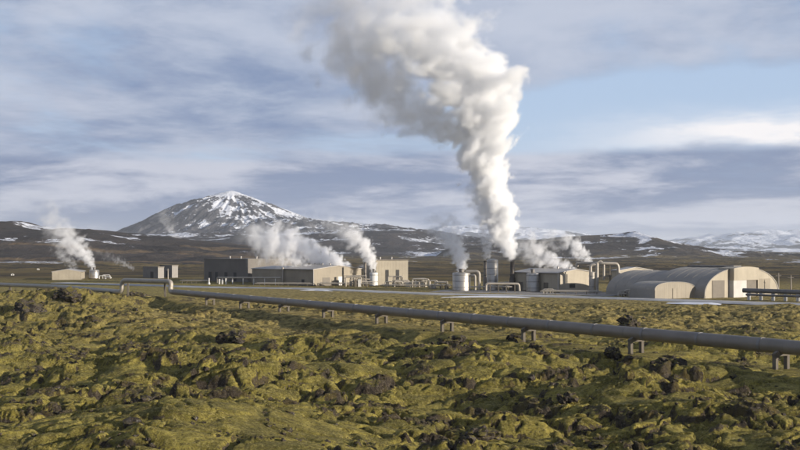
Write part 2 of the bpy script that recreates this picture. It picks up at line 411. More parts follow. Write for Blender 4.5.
# ------------------------------------------------------------------ ground sheet
PIPE_Z = 2.25
PIPE_A = PT(800, 348.5, 98.0); PIPE_A.z = PIPE_Z
PIPE_B = PT(174, 292, 229.0); PIPE_B.z = PIPE_Z
LOBES = [  # px, py, radius m, height m : big moss swells seen in the foreground
    (75, 448, 8.5, 2.0), (238, 440, 7.5, 2.2), (335, 392, 9.0, -1.1), (470, 405, 8.0, -0.7), (40, 395, 6, 1.3), (130, 372, 7, 1.3),
    (560, 380, 6, 1.0), (650, 395, 6, 1.0), (470, 352, 6, 1.1), (450, 400, 5, 0.8), (220, 336, 7, 1.3),
    (740, 420, 6, 0.9), (30, 305, 16, 1.6), (75, 303, 14, 1.3), (105, 318, 10, 0.9), (390, 352, 6, 0.8), (690, 372, 6, 0.6)]
def ground_height(x, y):
    r = np.hypot(x, y)
    near = 1 - sstep(95, 150, y)                     # rough lava in front of the pipeline
    flat = sstep(222, 264, y + 0.12 * x + 0.25 * np.maximum(x, 0))             # levelled plant site
    far = sstep(430, 900, r)
    left = sstep(-20, -60, x) * (1 - sstep(255, 330, y)) * sstep(110, 170, y)
    amp = np.clip(0.62 + 0.38 * near + 0.55 * left, 0, 1.0) * (1 - 0.93 * flat)
    amp = np.maximum(amp, 0.5 * far)
    wx = x + 0.9 * perlin(x * 0.31, y * 0.31) + 0.16 * perlin(x * 1.3, y * 1.3)
    wy = y + 0.9 * perlin(x * 0.31 + 50, y * 0.31) + 0.16 * perlin(x * 1.3 + 20, y * 1.3)
    swell = fbm(x / 24.0, y / 16.0, 3)
    h = 1.5 * swell + 0.5 * np.abs(perlin(x / 9.0 + 40, y / 7.0))
    rug = 0.45 + 0.85 * sstep(-0.25, 0.35, fbm(x / 11.0 - 8, y / 9.0 + 3, 2))   # smooth cushions here, rugged clinker there
    det = (r < 420)
    dome = lambda f: np.sqrt(np.clip(1 - (f / 0.95) ** 2, 0, 1))
    pillow = lambda d: np.clip(d / 0.55, 0, 1) ** 0.55 * (1.0 - 0.12 * np.clip(d, 0, 1))
    f1, f2, rv1 = worley(wx / 4.8, wy / 3.1)
    h = h + 0.64 * rug * (0.7 * pillow(f2 - f1) + 0.45 * dome(f1)) * (0.35 + 0.65 * rv1)
    g1, g2, rv2 = worley(wx / 1.75 + 31, wy / 1.2)
    h = h + 0.31 * rug * (0.75 * pillow(g2 - g1) + 0.35 * dome(g1)) * (0.25 + 0.75 * rv2)
    k1, k2, rv3 = worley(wx / 0.62, wy / 0.5 + 77)
    h = h + 0.11 * rug * (0.6 * pillow(k2 - k1) + 0.4 * dome(k1)) * (0.2 + 0.8 * rv3)
    gap = np.maximum(sstep(0.20, 0.04, f2 - f1), 0.8 * sstep(0.22, 0.05, g2 - g1) * (rv2 > 0.35) * sstep(0.5, 0.9, rug))
    rockf = fbm(x / 4.2 + 5, y / 3.6 + 11, 4, 0.6)        # where the lava breaks through
    rk = sstep(0.20, 0.52, rockf + 0.35 * (rug - 0.9))
    l1, l2, lv = worley(wx / 0.75 + 11, wy / 0.62 + 5)
    rough = fbm(x / 0.5, y / 0.9, 3, 0.6)
    h = h - 0.30 * gap
    h = h + rk * (0.10 * rough + 0.17 * dome(l1) * (0.2 + 0.8 * lv) + 0.16 * dome(g1) * rv2 + 0.10 * np.abs(perlin(x / 2.1, y / 2.1)))
    calm = np.zeros_like(h)
    for px, py, rad, ht in LOBES[:2]:
        c = G(px, py); calm = np.maximum(calm, np.exp(-(((x - c.x) / rad) ** 2 + ((y - c.y) / rad) ** 2) ** 2))
    h = h * amp * (1 - 0.6 * calm)
    rk = rk * (1 - 0.8 * calm)
    for px, py, rad, ht in LOBES:
        c = G(px, py)
        h = h + ht * np.exp(-(((x - c.x) ** 2) / rad ** 2 + ((y - c.y) ** 2) / (rad * 1.1) ** 2))
    h = h - 0.95 * amp
    # graded strip under the pipeline
    ax, ay = PIPE_A.x, PIPE_A.y; bx, by = PIPE_B.x, PIPE_B.y
    ll = math.hypot(bx - ax, by - ay); t_ = ((x - ax) * (bx - ax) + (y - ay) * (by - ay)) / ll
    dp = np.abs((x - ax) * (by - ay) - (y - ay) * (bx - ax)) / ll
    w = sstep(7.0, 1.8, dp + 2.2 * perlin(x / 3.5, y / 3.5)) * (t_ > -60) * (t_ < ll + 8) * 0.72
    h = h * (1 - w) + (0.25 + 0.8 * np.clip(t_ / ll, 0, 1)) * w
    # far swells of the plain
    h = h + far * (2.2 * fbm(x / 260.0, y / 260.0, 3) + 1.1 * fbm(x / 70.0, y / 45.0, 3) - 1.2)
    h = np.where(r < 36, h * sstep(6, 36, r) - 1.2 * (1 - sstep(20, 44, r)), h)
    return h, np.maximum(rk, 0.7 * gap), rv2
def make_ground():
    fine = np.linspace(R(-22.5), R(22.5), 730)
    coarse1 = np.radians(np.concatenate([np.linspace(-180, -30, 46), np.linspace(-29, -23, 10)]))
    coarse2 = np.radians(np.concatenate([np.linspace(23, 29, 10), np.linspace(30, 176, 45)]))
    th = np.concatenate([coarse1, fine, coarse2])
    rr = np.concatenate([np.linspace(2, 46, 18)[:-1], np.geomspace(46, 260, 690)[:-1], np.geomspace(260, 2600, 240)[:-1], np.geomspace(2600, 26000, 40)])
    T, Rr = np.meshgrid(th, rr)
    X = Rr * np.sin(T); Y = Rr * np.cos(T)
    Z, rk, rv = ground_height(X, Y)
    # steepness bares the rock
    dz = np.hypot(np.gradient(Z, axis=0) / np.gradient(Rr, axis=0), np.gradient(Z, axis=1) / (Rr * np.gradient(T, axis=1)))
    steep = sstep(0.9, 1.9, dz) * (Rr < 300)
    rock = np.clip(0.62 * rk + 0.55 * steep - 0.05 + 0.12 * (rv - 0.5), 0, 1)
    Yd = Y + 0.10 * X
    plain = sstep(300, 470, Yd + 40 * fbm(X / 60, Y / 60, 2))
    plain = np.where(Y < 0, sstep(300, 470, Rr), plain)
    rock = rock * (1 - 0.6 * sstep(130, 200, Y) * sstep(-50, -10, X))
    snow = 0.55 * sstep(0.12, 0.55, fbm(X / 190 + 3, Y / 420, 4)) * sstep(520, 800, Rr)
    return grid_mesh("ground", X, Y, Z, M['ground'], wrap=True, attrs={'rock': rock, 'plain': plain, 'snow': snow, 'straw': sstep(120, 175, Y + 8 * fbm(X / 14, Y / 14, 2)) * (1 - 0.6 * sstep(-30, -60, X))})
ground = make_ground()
tag(ground, "mossy lava field running out to a brown heath plain", "ground", kind="structure")
def gz(x, y):
    h, _, _ = ground_height(np.array([x], dtype=float), np.array([y], dtype=float)); return float(h[0])


# ------------------------------------------------------------------ hills and mountains
def ridge(name, label, mat, D, table, wf, wb, rough, snow_amt, grass_amt, nx=420, ny=110, seed=0, nsc=1.0, slope_p=1.3, snow_hi=0.5, extra=None):
    """a long hill whose skyline passes through the (photo column, photo row) points of table at distance D"""
    px = np.array([t[0] for t in table], float); py = np.array([t[1] for t in table], float)
    x = (px - 400) / F * D; zc = EYE + (HOR - py) / F * D
    xs = np.linspace(x[0], x[-1], nx); ys = np.concatenate([np.linspace(D - wf, D, ny), np.linspace(D, D + wb, ny // 3)[1:]])
    X, Y = np.meshgrid(xs, ys)
    Yc = D + 0.12 * wf * perlin(X / (wf * 0.9) + seed, X * 0 + seed)
    crest = np.interp(X, x, zc)
    u = np.where(Y < Yc, (Yc - Y) / wf, (Y - Yc) / wb)
    sh = np.clip(1 - np.clip(u, 0, 1) ** (1 / slope_p * 1.2), 0, 1)
    sh = sstep(0, 1, np.clip(1 - u, 0, 1)) * 0.55 + 0.45 * sh
    s = 1.0 / (wf * 0.22) * nsc
    nz = ridged(X * s + seed, Y * s * 0.8 + seed * 2, 5, 0.5) - 0.62
    env = np.minimum(sstep(0, 0.08, u) * 0.8 + 0.2, 1) * sstep(1.05, 0.7, u)
    Z = crest * sh + rough * nz * env
    edge = np.minimum(sstep(0, 0.05, (X - xs[0]) / (xs[-1] - xs[0])), sstep(0, 0.05, (xs[-1] - X) / (xs[-1] - xs[0])))
    Z = Z * edge - 5.0 * sstep(0.6, 1.0, u) - 4.0 * (1 - edge)
    hh = np.clip(Z / max(zc), 0, 1.2)
    n2 = fbm(X * s * 1.2 + 9, Y * s * 1.2 + seed, 4)
    snow = snow_amt + snow_hi * (hh - 0.5) + 0.42 * n2 - 0.35 * nz
    if extra is not None: snow = snow + extra(X / Y * F + 400, u, Y < Yc)
    gr = grass_amt + 0.5 * fbm(X * s * 0.5 + 4, Y * s * 1.5 - seed, 3) - 0.45 * hh
    o = grid_mesh(name, X, Y, Z, mat, attrs={'snow': snow, 'grass': gr})
    tag(o, label, name, kind="structure"); return o

ridge("hill", "low dark brown hill under the left end of the skyline", M['hill_left'], 1500,
      [(-330, 250), (-220, 235), (-120, 228), (-60, 226), (0, 223), (12, 221), (22, 221), (34, 225), (60, 227), (100, 230), (150, 235), (200, 241), (260, 247), (330, 252)],
      560, 500, 7, 0.14, 0.40, seed=3)
ridge("hill", "dark ridge with snow patches behind the plant's middle buildings", M['hill_mid'], 3000,
      [(60, 245), (110, 236), (150, 233), (200, 233), (260, 233), (310, 232), (345, 231), (375, 228), (400, 228), (420, 230), (440, 233), (470, 237), (500, 238), (540, 240), (600, 246), (660, 252)],
      900, 700, 16, 0.28, 0.30, seed=8, snow_hi=0.05)
ridge("hill", "lava hill with a sharp snowy shoulder above the vaulted hall", M['hill_right'], 2250,
      [(430, 252), (480, 245), (520, 241), (545, 239), (570, 236), (600, 234.5), (620, 233), (629, 231.6), (634, 232.2), (641, 235.5), (655, 240), (672, 244), (690, 248), (710, 250.5), (740, 252), (790, 254)],
      560, 600, 9, 0.25, 0.40, seed=5, snow_hi=0.1, extra=lambda p, u, f: 0.55 * np.exp(-((p - 644) / 9) ** 2) * (u < 0.5) + 0.35 * np.exp(-((p - 668) / 16) ** 2) * (u < 0.35) - 0.2 * (p < 600))
ridge("mountain", "distant snow covered range at the right edge of the skyline", M['range'], 9500,
      [(430, 248), (480, 243), (560, 244), (610, 246), (640, 244), (662, 241), (690, 238), (715, 234), (740, 232), (758, 230.5), (775, 232.5), (800, 230), (850, 226), (900, 230), (980, 236), (1060, 250)],
      3600, 2500, 60, 0.66, 0.1, seed=12, nsc=1.4, snow_hi=0.5)
ridge("mountain", "far pale snow mountain behind the main steam column", M['range'], 9000,
      [(330, 250), (380, 240), (420, 231), (440, 227), (470, 225), (500, 227), (520, 228), (550, 230), (575, 234), (610, 242), (660, 250)],
      3000, 2500, 50, 0.66, 0.1, seed=15, nsc=1.4, snow_hi=0.5)

def cone_mountain():
    D = 4000.0; cx = (232 - 400) / F * D
    L = [(232, 189.5), (225, 190.6), (216, 193.6), (204, 197.6), (188, 202), (172, 207), (155, 215), (139, 223.5), (120, 231), (100, 238), (60, 248), (20, 256)]
    Rr = [(232, 189.5), (239, 191.5), (248, 195), (262, 200), (277, 205.5), (290, 210), (303, 215.3), (312, 218.5), (330, 221), (360, 224), (400, 227), (450, 233), (520, 246), (570, 256)]
    k = D / F
    def prof(T, r):
        rr = np.array([abs(t[0] - 232) * k for t in T]); zz = np.array([EYE + (HOR - t[1]) * k for t in T])
        return np.interp(r, rr, zz)
    xs = np.linspace(-225 * k, 345 * k, 620) + cx; ys = np.linspace(D - 950, D + 700, 260)
    X, Y = np.meshgrid(xs, ys)
    dx = X - cx; dy = (Y - D) * 1.15
    r = np.hypot(dx, dy); th = np.arctan2(dy, dx)
    t = sstep(-0.55, 0.55, dx / np.maximum(r, 1))
    Z = t * prof(Rr, r) + (1 - t) * prof(L, r)
    # spurs and gullies running down the flanks
    g = ridged(np.cos(th) * 5 + r / 420, np.sin(th) * 5 + 3, 4, 0.55) - 0.62
    g2 = ridged(X / 75, Y / 90, 5, 0.6) - 0.62
    # keep the skyline: relief is strongest on the face towards us
    face = sstep(0.0, 0.45, -dy / np.maximum(r, 1)) * sstep(20, 140, r)
    env = (0.15 + 0.85 * face)
    Z = Z + env * (16 * g + 11 * g2) * sstep(0, 60, Z)
    hh = np.clip(Z / 225, 0, 1.1)
    n = 0.6 * fbm(X / 90 + 2, Y / 50, 4) + 0.55 * fbm(th * 9 + 3, r / 260, 4, 0.6)
    snow = 0.44 + 0.36 * (hh - 0.45) + 0.46 * n - 0.75 * (g * 0.6 + g2 * 0.8) * face + 0.50 * sstep(0.90, 1.0, hh)
    snow = snow - 0.30 * sstep(0.30, 0.12, hh) - 0.30 * sstep(-60, -260, dx) + 0.10 * sstep(20, 180, dx) * sstep(0.35, 0.6, hh)
    gr = 0.15 + 0.4 * fbm(X / 200, Y / 90, 3) + 0.30 * sstep(100, 350, dx) - 0.3 * hh
    o = grid_mesh("mountain", X, Y, Z - 4, M['cone'], attrs={'snow': snow, 'grass': gr})
    tag(o, "broad volcano with patchy snow and a white summit cap", "mountain", kind="structure")
cone_mountain()


# ------------------------------------------------------------------ road and yard
def strip(name, pts, half, mat, z, label, cat, kind="structure", jit=0.0):
    """pts: (px, py) ground points of the centre line; half: half width in metres"""
    C = [G(*p) for p in pts]
    dense = []
    for a, b in zip(C[:-1], C[1:]):
        n = max(2, int((b - a).length / 4))
        dense += [a.lerp(b, i / n) for i in range(n)]
    dense.append(C[-1]); rnd = random.Random(len(pts))
    vs = []; fs = []
    for i, p in enumerate(dense):
        d = dense[min(i + 1, len(dense) - 1)] - dense[max(i - 1, 0)]
        nrm = Vector((-d.y, d.x, 0)).normalized()
        w1 = half * (1 + jit * rnd.uniform(-1, 1)); w2 = half * (1 + jit * rnd.uniform(-1, 1))
        tp = min(1.0, 5 * min(i, len(dense) - 1 - i) / len(dense)) ** 0.6 if kind == 'stuff' else 1.0
        w1 *= tp; w2 *= tp
        a = p + nrm * w1; b = p - nrm * w2
        sh = nrm * (0.35 + z * 4)
        zz = z * tp * (0.55 + 0.45 * rnd.random()) if kind == 'stuff' else z
        a0 = a + sh; b0 = b - sh
        vs += [(a0.x, a0.y, -0.12), (a.x, a.y, zz), (b.x, b.y, zz), (b0.x, b0.y, -0.12)]
        if i:
            k = (i - 1) * 4
            fs += [(k, k + 1, k + 5, k + 4), (k + 1, k + 2, k + 6, k + 5), (k + 2, k + 3, k + 7, k + 6)]
    mb = MB(); mb.add(vs, fs)
    return tag(mb.build(name, mat), label, cat, kind=kind)
strip("road", [(60, 283.0), (140, 285.2), (207, 287.2), (300, 288.6), (360, 291), (430, 294), (530, 295.8), (600, 297.8), (700, 301.2), (800, 304.5), (860, 307)],
      3.2, M['road'], 0.16, "pale frosted gravel road along the front of the plant", "road", jit=0.12)
strip("yard", [(436, 291.2), (500, 291.8), (560, 293.0), (630, 295)], 9.0, M['gravel'], 0.10, "pale gravel yard under the tanks and the second shed", "yard", jit=0.1)
strip("snow_strip", [(441, 297.2), (485, 297.0), (531, 297.4)], 0.5, M['snow'], 0.30, "bright strip of old snow along the road before the tanks", "snow", kind="stuff", jit=0.3)
strip("snow_strip", [(668, 302.6), (700, 303.4), (722, 303.9)], 0.4, M['snow'], 0.30, "bright strip of old snow on the road verge before the vaulted hall", "snow", kind="stuff", jit=0.3)
strip("snow_strip", [(300, 290.2), (318, 290.2), (333, 291.2)], 0.6, M['snow'], 0.30, "bright strip of old snow on the road before the low shed", "snow", kind="stuff", jit=0.3)


# ------------------------------------------------------------------ buildings
def at_corner(name, px, py, adeg):
    P = G(px, py); a = R(adeg)
    e = empty(name, P, a)
    e['_'] = 0; del e['_']
    return e, P, Vector((math.cos(a), math.sin(a), 0)), Vector((-math.sin(a), math.cos(a), 0))

def gable_shed(px, py, adeg, px_l, px_r, top_py, rise, label, wallmat, roofmat, name="shed"):
    e, P, dr, dl = at_corner(name, px, py, adeg)
    W = run_to(P, dr, px_r); L = run_to(P, dl, px_l)
    h = (py - top_py) / F * P.y
    pf = [(0, -0.6), (W, -0.6), (W, h), (W / 2, h + rise), (0, h)]
    MB().extrude(pf, 0, L).build("wall", wallmat, e)
    t = 0.16; o = 0.3
    k = rise / (W / 2)
    MB().extrude([(-o, h - k * o + 0.01), (W / 2, h + rise + 0.01), (W / 2, h + rise + t), (-o, h - k * o + t)], -o, L + o).build("roof", roofmat, e)
    MB().extrude([(W / 2 + 0.002, h + rise + 0.01), (W + o, h - k * o + 0.01), (W + o, h - k * o + t), (W / 2 + 0.002, h + rise + t)], -o, L + o).build("roof", roofmat, e)
    for x0, x1 in ((-o - 0.14, -o + 0.02), (W + o - 0.02, W + o + 0.14)):
        MB().box(x0, x1, -o, L + o, h - k * o - 0.10, h - k * o + 0.06).build("gutter", M['pipe_dark'], e)
    MB().box(-0.05, W + 0.05, -0.05, L + 0.05, -0.6, 0.32).build("plinth", M['concrete'], e)
    for x0 in (-0.03, W - 0.13):
        MB().box(x0, x0 + 0.16, -0.03, 0.13, 0.322, h - 0.05).build("corner_trim", M['roof'], e)
    tag(e, label, "shed")
    return e, P, dr, dl, W, L, h
def on_right(e, x0, x1, z0, z1, name, mat, d=0.07):
    return MB().box(x0, x1, -d, 0.05, z0, z1).build(name, mat, e)
def on_left(e, y0, y1, z0, z1, name, mat, d=0.07):
    return MB().box(-d, 0.05, y0, y1, z0, z1).build(name, mat, e)
def roof_vent(e, x, y, z, r=0.3, h=0.8, name="roof_vent", mat=None):
    return MB().lathe([(r * 0.7, z), (r * 0.7, z + h * 0.6), (r, z + h * 0.62), (r, z + h * 0.85), (r * 0.3, z + h)], x, y, 14).build(name, mat or M['silver'], e, smooth=True)

# small beige house, far left
e, P, dr, dl, W, L, h = gable_shed(57, 278.6, 12, 52, 85, 271.0, 0.9, "small beige gabled house with a dark window band, far left", M['beige_light'], M['roof'], "house")
on_right(e, W * 0.58, W * 0.86, h * 0.45, h * 0.78, "window", M['glass'])
on_right(e, W * 0.38, W * 0.47, 0.0, h * 0.55, "door", M['dark'])
on_right(e, W * 0.62, W * 0.80, 0.0, h * 0.25, "ramp", M['white'], 0.4)
# dark flat-roofed hall, left
def flat_hall(px, py, adeg, px_l, px_r, top_py, label, wall, name="hall", depth=None):
    e, P, dr, dl = at_corner(name, px, py, adeg)
    W = run_to(P, dr, px_r); L = depth or run_to(P, dl, px_l); h = (py - top_py) / F * P.y
    MB().box(0, W, 0, L, -0.6, h).build("wall", wall, e)
    MB().box(-0.15, W + 0.15, -0.15, L + 0.15, h + 0.003, h + 0.35).build("parapet", M['brown_door'], e)
    tag(e, label, "hall"); return e, P, dr, dl, W, L, h
e, P, dr, dl, W, L, h = flat_hall(248, 282.2, 42, 204, 292, 259.8, "tall dark flat-roofed hall with a row of narrow openings, left of the low shed", M['tan'])
for k, px in enumerate((210, 216.5, 226, 235)):
    y = run_to(P, dl, px); on_left(e, y - 0.9, y + 0.9, 0.2, h * 0.42, "door", M['dark'])
for fx in (0.2, 0.55, 0.8): roof_vent(e, W * 0.4, L * fx, h + 0.35, 0.35, 0.8)
# low shed with lit gable (first)
e, P, dr, dl, W, L, h = gable_shed(313.5, 286.0, 40, 283, 362, 269.6, 1.1, "long low beige shed with a sunlit gable, beside the dark hall", M['beige'], M['roof'])
on_right(e, W * 0.50, W * 0.58, 0.0, h * 0.55, "door", M['white'])
on_right(e, W * 0.18, W * 0.33, 0.0, h * 0.5, "door", M['brown_door'])
y = run_to(P, dl, 303); on_left(e, y - 0.7, y + 0.7, 0.5, 1.9, "window", M['dark'])
for f in (0.25, 0.5, 0.75): roof_vent(e, W * 0.5, L * f, h + 1.25, 0.3, 0.6)
MB().tube([(-0.5, L - 0.6, -0.3), (-0.5, L - 0.6, h + 0.5)], 0.28).build("downpipe", M['pipe_pale'], e, smooth=True)
# lower wing to its left
P2 = P + dl * (L + 0.4)
e2 = empty("shed", P2, R(40)); L2 = run_to(P2, dl, 251)
hh = h * 0.96
MB().extrude([(0.4, -0.6), (W * 0.9, -0.6), (W * 0.9, hh), (W * 0.45, hh + 0.8), (0.4, hh)], 0, L2).build("wall", M['beige'], e2)
MB().extrude([(0.1, hh + 0.0), (W * 0.45, hh + 0.82), (W * 0.9 + 0.3, hh), (W * 0.9 + 0.3, hh + 0.16), (W * 0.45, hh + 0.98), (0.1, hh + 0.16)], 0.02, L2 + 0.3).build("roof", M['roof'], e2)
tag(e2, "lower pale wing of the low shed, nearest the dark hall", "shed")
# beige block with two dark doors
e, P, dr, dl, W, L, h = flat_hall(376, 285.0, 16, 366, 408, 260.6, "square beige block with two tall dark doors in its sunlit front", M['beige_light'], depth=16)
for px in (387, 397.5):
    x = run_to(P, dr, px); on_right(e, x - 0.5, x + 0.55, 0.0, h * 0.62, "door", M['dark'])
for fx, fy in ((0.25, 0.3), (0.7, 0.5)): roof_vent(e, W * fx, 16 * fy, h + 0.35, 0.3, 0.8)
# second shed, right of the chimney
e, P, dr, dl, W, L, h = gable_shed(558, 292.6, 40, 513, 594, 273.2, 0.9, "beige shed with a sunlit gable behind the rightmost silver tank", M['beige_light'], M['roof'])
x = run_to(P, dr, 572); on_right(e, x - 1.0, x + 1.2, h * 0.22, h * 0.42, "louvre", M['dark'])
for px in (521, 546):
    y = run_to(P, dl, px); on_left(e, y - 0.8, y + 0.8, 0.1, h * 0.5, "door", M['brown_door'])
for f in (0.15, 0.4, 0.7): roof_vent(e, W * 0.5, L * f, h + 1.0, 0.3, 0.6)

# vaulted hall
def arch(W, h, n=26, spring=0.0, ex=2.0):
    pts = []
    for i in range(n + 1):
        t = math.pi * (1 - i / n)
        c, s = math.cos(t), math.sin(t)
        pts.append((W / 2 + W / 2 * math.copysign(abs(c) ** (2 / ex), c), spring + (h - spring) * abs(s) ** (2 / ex)))
    return pts
def vault_ribs(e, A, W, y0, y1, pitch, name="rib"):
    n = max(1, int((y1 - y0) / pitch)); me = None
    for i in range(1, n):
        y = y0 + (y1 - y0) * i / n
        if me is None:
            mb = MB(); q = [(W / 2 + (x - W / 2) * 1.003, z * 1.004) for x, z in A]
            for (a0, a1), (b0, b1) in zip(q[:-1], q[1:]):
                mb.add([(a0, -0.04, a1), (b0, -0.04, b1), (b0, 0.04, b1), (a0, 0.04, a1)], [(0, 1, 2, 3)])
            for (a0, a1), (b0, b1), (c0, c1), (d0, d1) in zip(q[:-1], q[1:], A[:-1], A[1:]):
                for yy in (-0.04, 0.04): mb.add([(a0, yy, a1), (b0, yy, b1), (d0, yy, d1), (c0, yy, c1)], [(0, 1, 2, 3)])
            o = mb.build(name, M['vault'], e); me = o.data
        else: o = link_mesh(name, me, None, e)
        o.location = (0, y, 0)
def vault(name, label, px, py, adeg, px_r, L, h, mat, endmat, cat="hall", ex=2.15, spring=0.6):
    e, P, dr, dl = at_corner(name, px, py, adeg)
    W = run_to(P, dr, px_r)
    A = arch(W, h, 30, spring, ex)
    MB().extrude([(0, -0.6), (W, -0.6)] + A[::-1], 0.25, L).build("vault", mat, e, smooth=True, angle=30)
    A2 = [(W / 2 + (x - W / 2) * 0.988, z * 0.988) for x, z in A]
    MB().extrude([(A2[0][0], -0.6), (A2[-1][0], -0.6)] + A2[::-1], 0.10, 0.4).build("end_wall", endmat, e)
    # rim of the vault round the end wall
    mb = MB(); n = len(A)
    o1 = [(W / 2 + (x - W / 2) * 1.012, z * 1.012) for x, z in A]
    for i in range(n - 1):
        a, b, c, d = A2[i], A2[i + 1], o1[i + 1], o1[i]
        mb.add([(a[0], 0, a[1]), (b[0], 0, b[1]), (c[0], 0, c[1]), (d[0], 0, d[1]), (a[0], 0.6, a[1]), (b[0], 0.6, b[1]), (c[0], 0.6, c[1]), (d[0], 0.6, d[1])],
               [(0, 1, 2, 3), (3, 2, 6, 7), (0, 4, 5, 1), (4, 7, 6, 5)])
    mb.build("rim", M['vault'], e)
    vault_ribs(e, A, W, 0.6, L, 2.3)
    tag(e, label, cat)
    return e, P, dr, dl, W
VL = run_to(G(705, 298.4), Vector((-math.sin(R(40)), math.cos(R(40)), 0)), 651)
e, P, dr, dl, W = vault("vaulted_hall", "large barrel-vaulted hall with a sunlit arched end and tall portal", 705, 298.4, 40, 778.5, VL, 6.85, M['vault'], M['beige_light'])
X = lambda px: run_to(P, dr, px)
on_right(e, X(712.5), X(724.5), 0.0, 4.0, "door", M['brown_door'], 0.04)
pw0, pw1 = X(729.5), X(754.5)
portal = [(pw0, 3.9), (pw1, 3.9), (pw1, 6.75)] + [(pw1 + (pw0 - pw1) * i / 8, 6.75 + 0.35 * math.sin(math.pi * i / 8)) for i in range(1, 8)] + [(pw0, 6.75)]
pm = MB().extrude(portal, -1.2, 3.0).build("portal", M['beige_light'], e)
MB().box(pw0, X(742.5), -1.1, 0.3, -0.5, 3.898).build("portal_door", M['pale_panel'], e)
MB().box(X(742.5) + 0.002, pw1 - 0.3, -0.75, 0.3, -0.5, 3.898).build("portal_door", M['brown_door'], e)
MB().box(pw1 - 0.298, pw1, -1.1, 0.3, -0.5, 3.898).build("portal_post", M['beige_light'], e)
on_right(e, X(758), X(770), 1.6, 4.1, "panel", M['beige'], 0.03)
MB().box(W * 0.5 - 1.6, W * 0.5 + 1.6, 1.5, VL - 0.5, 6.7, 7.3).build("ridge_vent", M['pipe_dark'], e)
# lower vault continuing to the left
Q = P + dl * (VL + 0.2)
e2 = empty("vaulted_hall", Q, R(40)); W2 = W * 0.80; h2 = 5.9
L2 = run_to(Q, dl, 606)
A = arch(W2, h2, 28, 0.5, 2.1)
MB().extrude([(0, -0.6), (W2, -0.6)] + A[::-1], 0, L2).build("vault", M['vault'], e2, smooth=True, angle=30)
MB().extrude([(0.15, -0.55)] + [(0.15 + x * 0.985, z * 0.985) for x, z in A][::1] + [(W2 - 0.15, -0.55)], L2 + 0.002, L2 + 0.1).build("end_wall", M['beige'], e2)
vault_ribs(e2, A, W2, 0.0, L2, 2.3)
tag(e2, "lower barrel vault joined to the far end of the large vaulted hall", "hall")
# pale low gable roof behind it
e, P3, dr3, dl3, W3, L3, h3 = gable_shed(620, 283.6, 24, 612, 652, 270.6, 1.0, "pale low-roofed shed showing above the lower vault", M['beige_light'], M['roof'])
# small arched annex in front
e, P4, dr4, dl4, W4 = vault("annex", "small arched beige annex standing in front of the large vault", 655, 299.0, 26, 695.5, 9, 3.75, M['vault'], M['beige'], "annex", ex=2.5, spring=1.9)
x = run_to(P4, dr4, 677)
on_right(e, x - 1.2, x - 0.02, 0.0, 2.3, "door", M['beige'], 0.02); on_right(e, x + 0.02, x + 1.2, 0.0, 2.3, "door", M['beige'], 0.02)

# far small dark sheds
for (px, py, pl, pr, top, lab) in ((158, 278.2, 143, 164, 267.5, "small dark box shed, left one of two behind the pipe loop"),
                                   (172, 277.6, 160, 178, 266.0, "small dark box shed, right one of two behind the pipe loop")):
    e, P, dr, dl, W, L, h = flat_hall(px, py, 44, pl, pr, top, lab, M['pipe_dark'], name="box_shed")
    e['category'] = "shed"
    on_left(e, L * 0.3, L * 0.5, 0, h * 0.6, "door", M['dark'])
for (px, py, w, hgt, lab) in ((11, 275.3, 1.3, 0.45, "tiny white hut on the heath at the far left edge"), (37, 269.6, 1.3, 0.45, "tiny white hut out on the heath behind the beige house")):
    e, P, dr, dl = at_corner("hut", px, py, 20)
    MB().box(0, w, 0, w, -1.5, hgt).build("wall", M['white'], e)
    MB().extrude([(-0.2, hgt), (w + 0.2, hgt), (w / 2, hgt + 0.3)], -0.2, w + 0.2).build("roof", M['roof'], e)
    on_right(e, w * 0.4, w * 0.7, 0, hgt * 0.8, "door", M['dark'])
    tag(e, lab, "hut")


# ------------------------------------------------------------------ tanks and chimneys
def tank(px, py, wpx, top_py, label, bands=3, dome=0.25, mat=None, name="tank", stub=True):
    P = G(px, py); k = P.y / F; r = wpx * k / 2; h = (py - top_py) * k
    P = P + Vector((0, r, 0))
    e = empty(name, P, 0)
    MB().lathe([(r, -0.5), (r, h - 0.12), (r - 0.10, h)], seg=40).build("shell", mat or M['silver'], e, smooth=True)
    MB().lathe([(r - 0.12, h + 0.002), (r * 0.35, h + dome), (0.02, h + dome + 0.02)], seg=40).build("lid", M['silver'], e, smooth=True)
    for i in range(bands):
        z = h * (i + 0.6) / bands
        MB().lathe([(r + 0.004, z), (r + 0.05, z + 0.02), (r + 0.05, z + 0.14), (r + 0.004, z + 0.16)], seg=40).build("band", M['band'], e, smooth=True)
    MB().lathe([(r + 0.25, -0.5), (r + 0.25, 0.18), (r + 0.02, 0.2)], seg=40).build("plinth", M['concrete'], e)
    if stub: MB().lathe([(r * 0.3, h + dome * 0.6), (r * 0.3, h + dome + 0.7), (r * 0.36, h + dome + 0.72), (r * 0.36, h + dome + 0.85)], seg=20).build("vent_stub", M['pipe_dark'], e, smooth=True)
    # ladder on the shaded side
    lx, ly = -r * 0.75, -r * 0.75
    for s in (-0.22, 0.22):
        MB().box(lx + s - 0.03, lx + s + 0.03, ly - 0.03, ly + 0.03, 0.2, h + 0.6).build("ladder_rail", M['band'], e)
    tag(e, label, "tank"); return e, P, r, h
tA = tank(462, 291.4, 18, 273.0, "squat silver tank with bent pipes on its right, left of the tallest tank")
tB = tank(492.8, 290.6, 11.4, 259.8, "tallest slender silver tank, between the squat tank and the black chimney", bands=5, stub=False)
tC = tank(533.5, 292.2, 13, 273.4, "silver tank standing before the shaded wall of the second shed", bands=3)
tD = tank(93, 278.6, 9.5, 270.2, "small silver tank beside the beige house, far left", bands=2)
tE = tank(373.6, 286.2, 8.5, 272.6, "small white tank before the square beige block", bands=2, mat=M['white'])
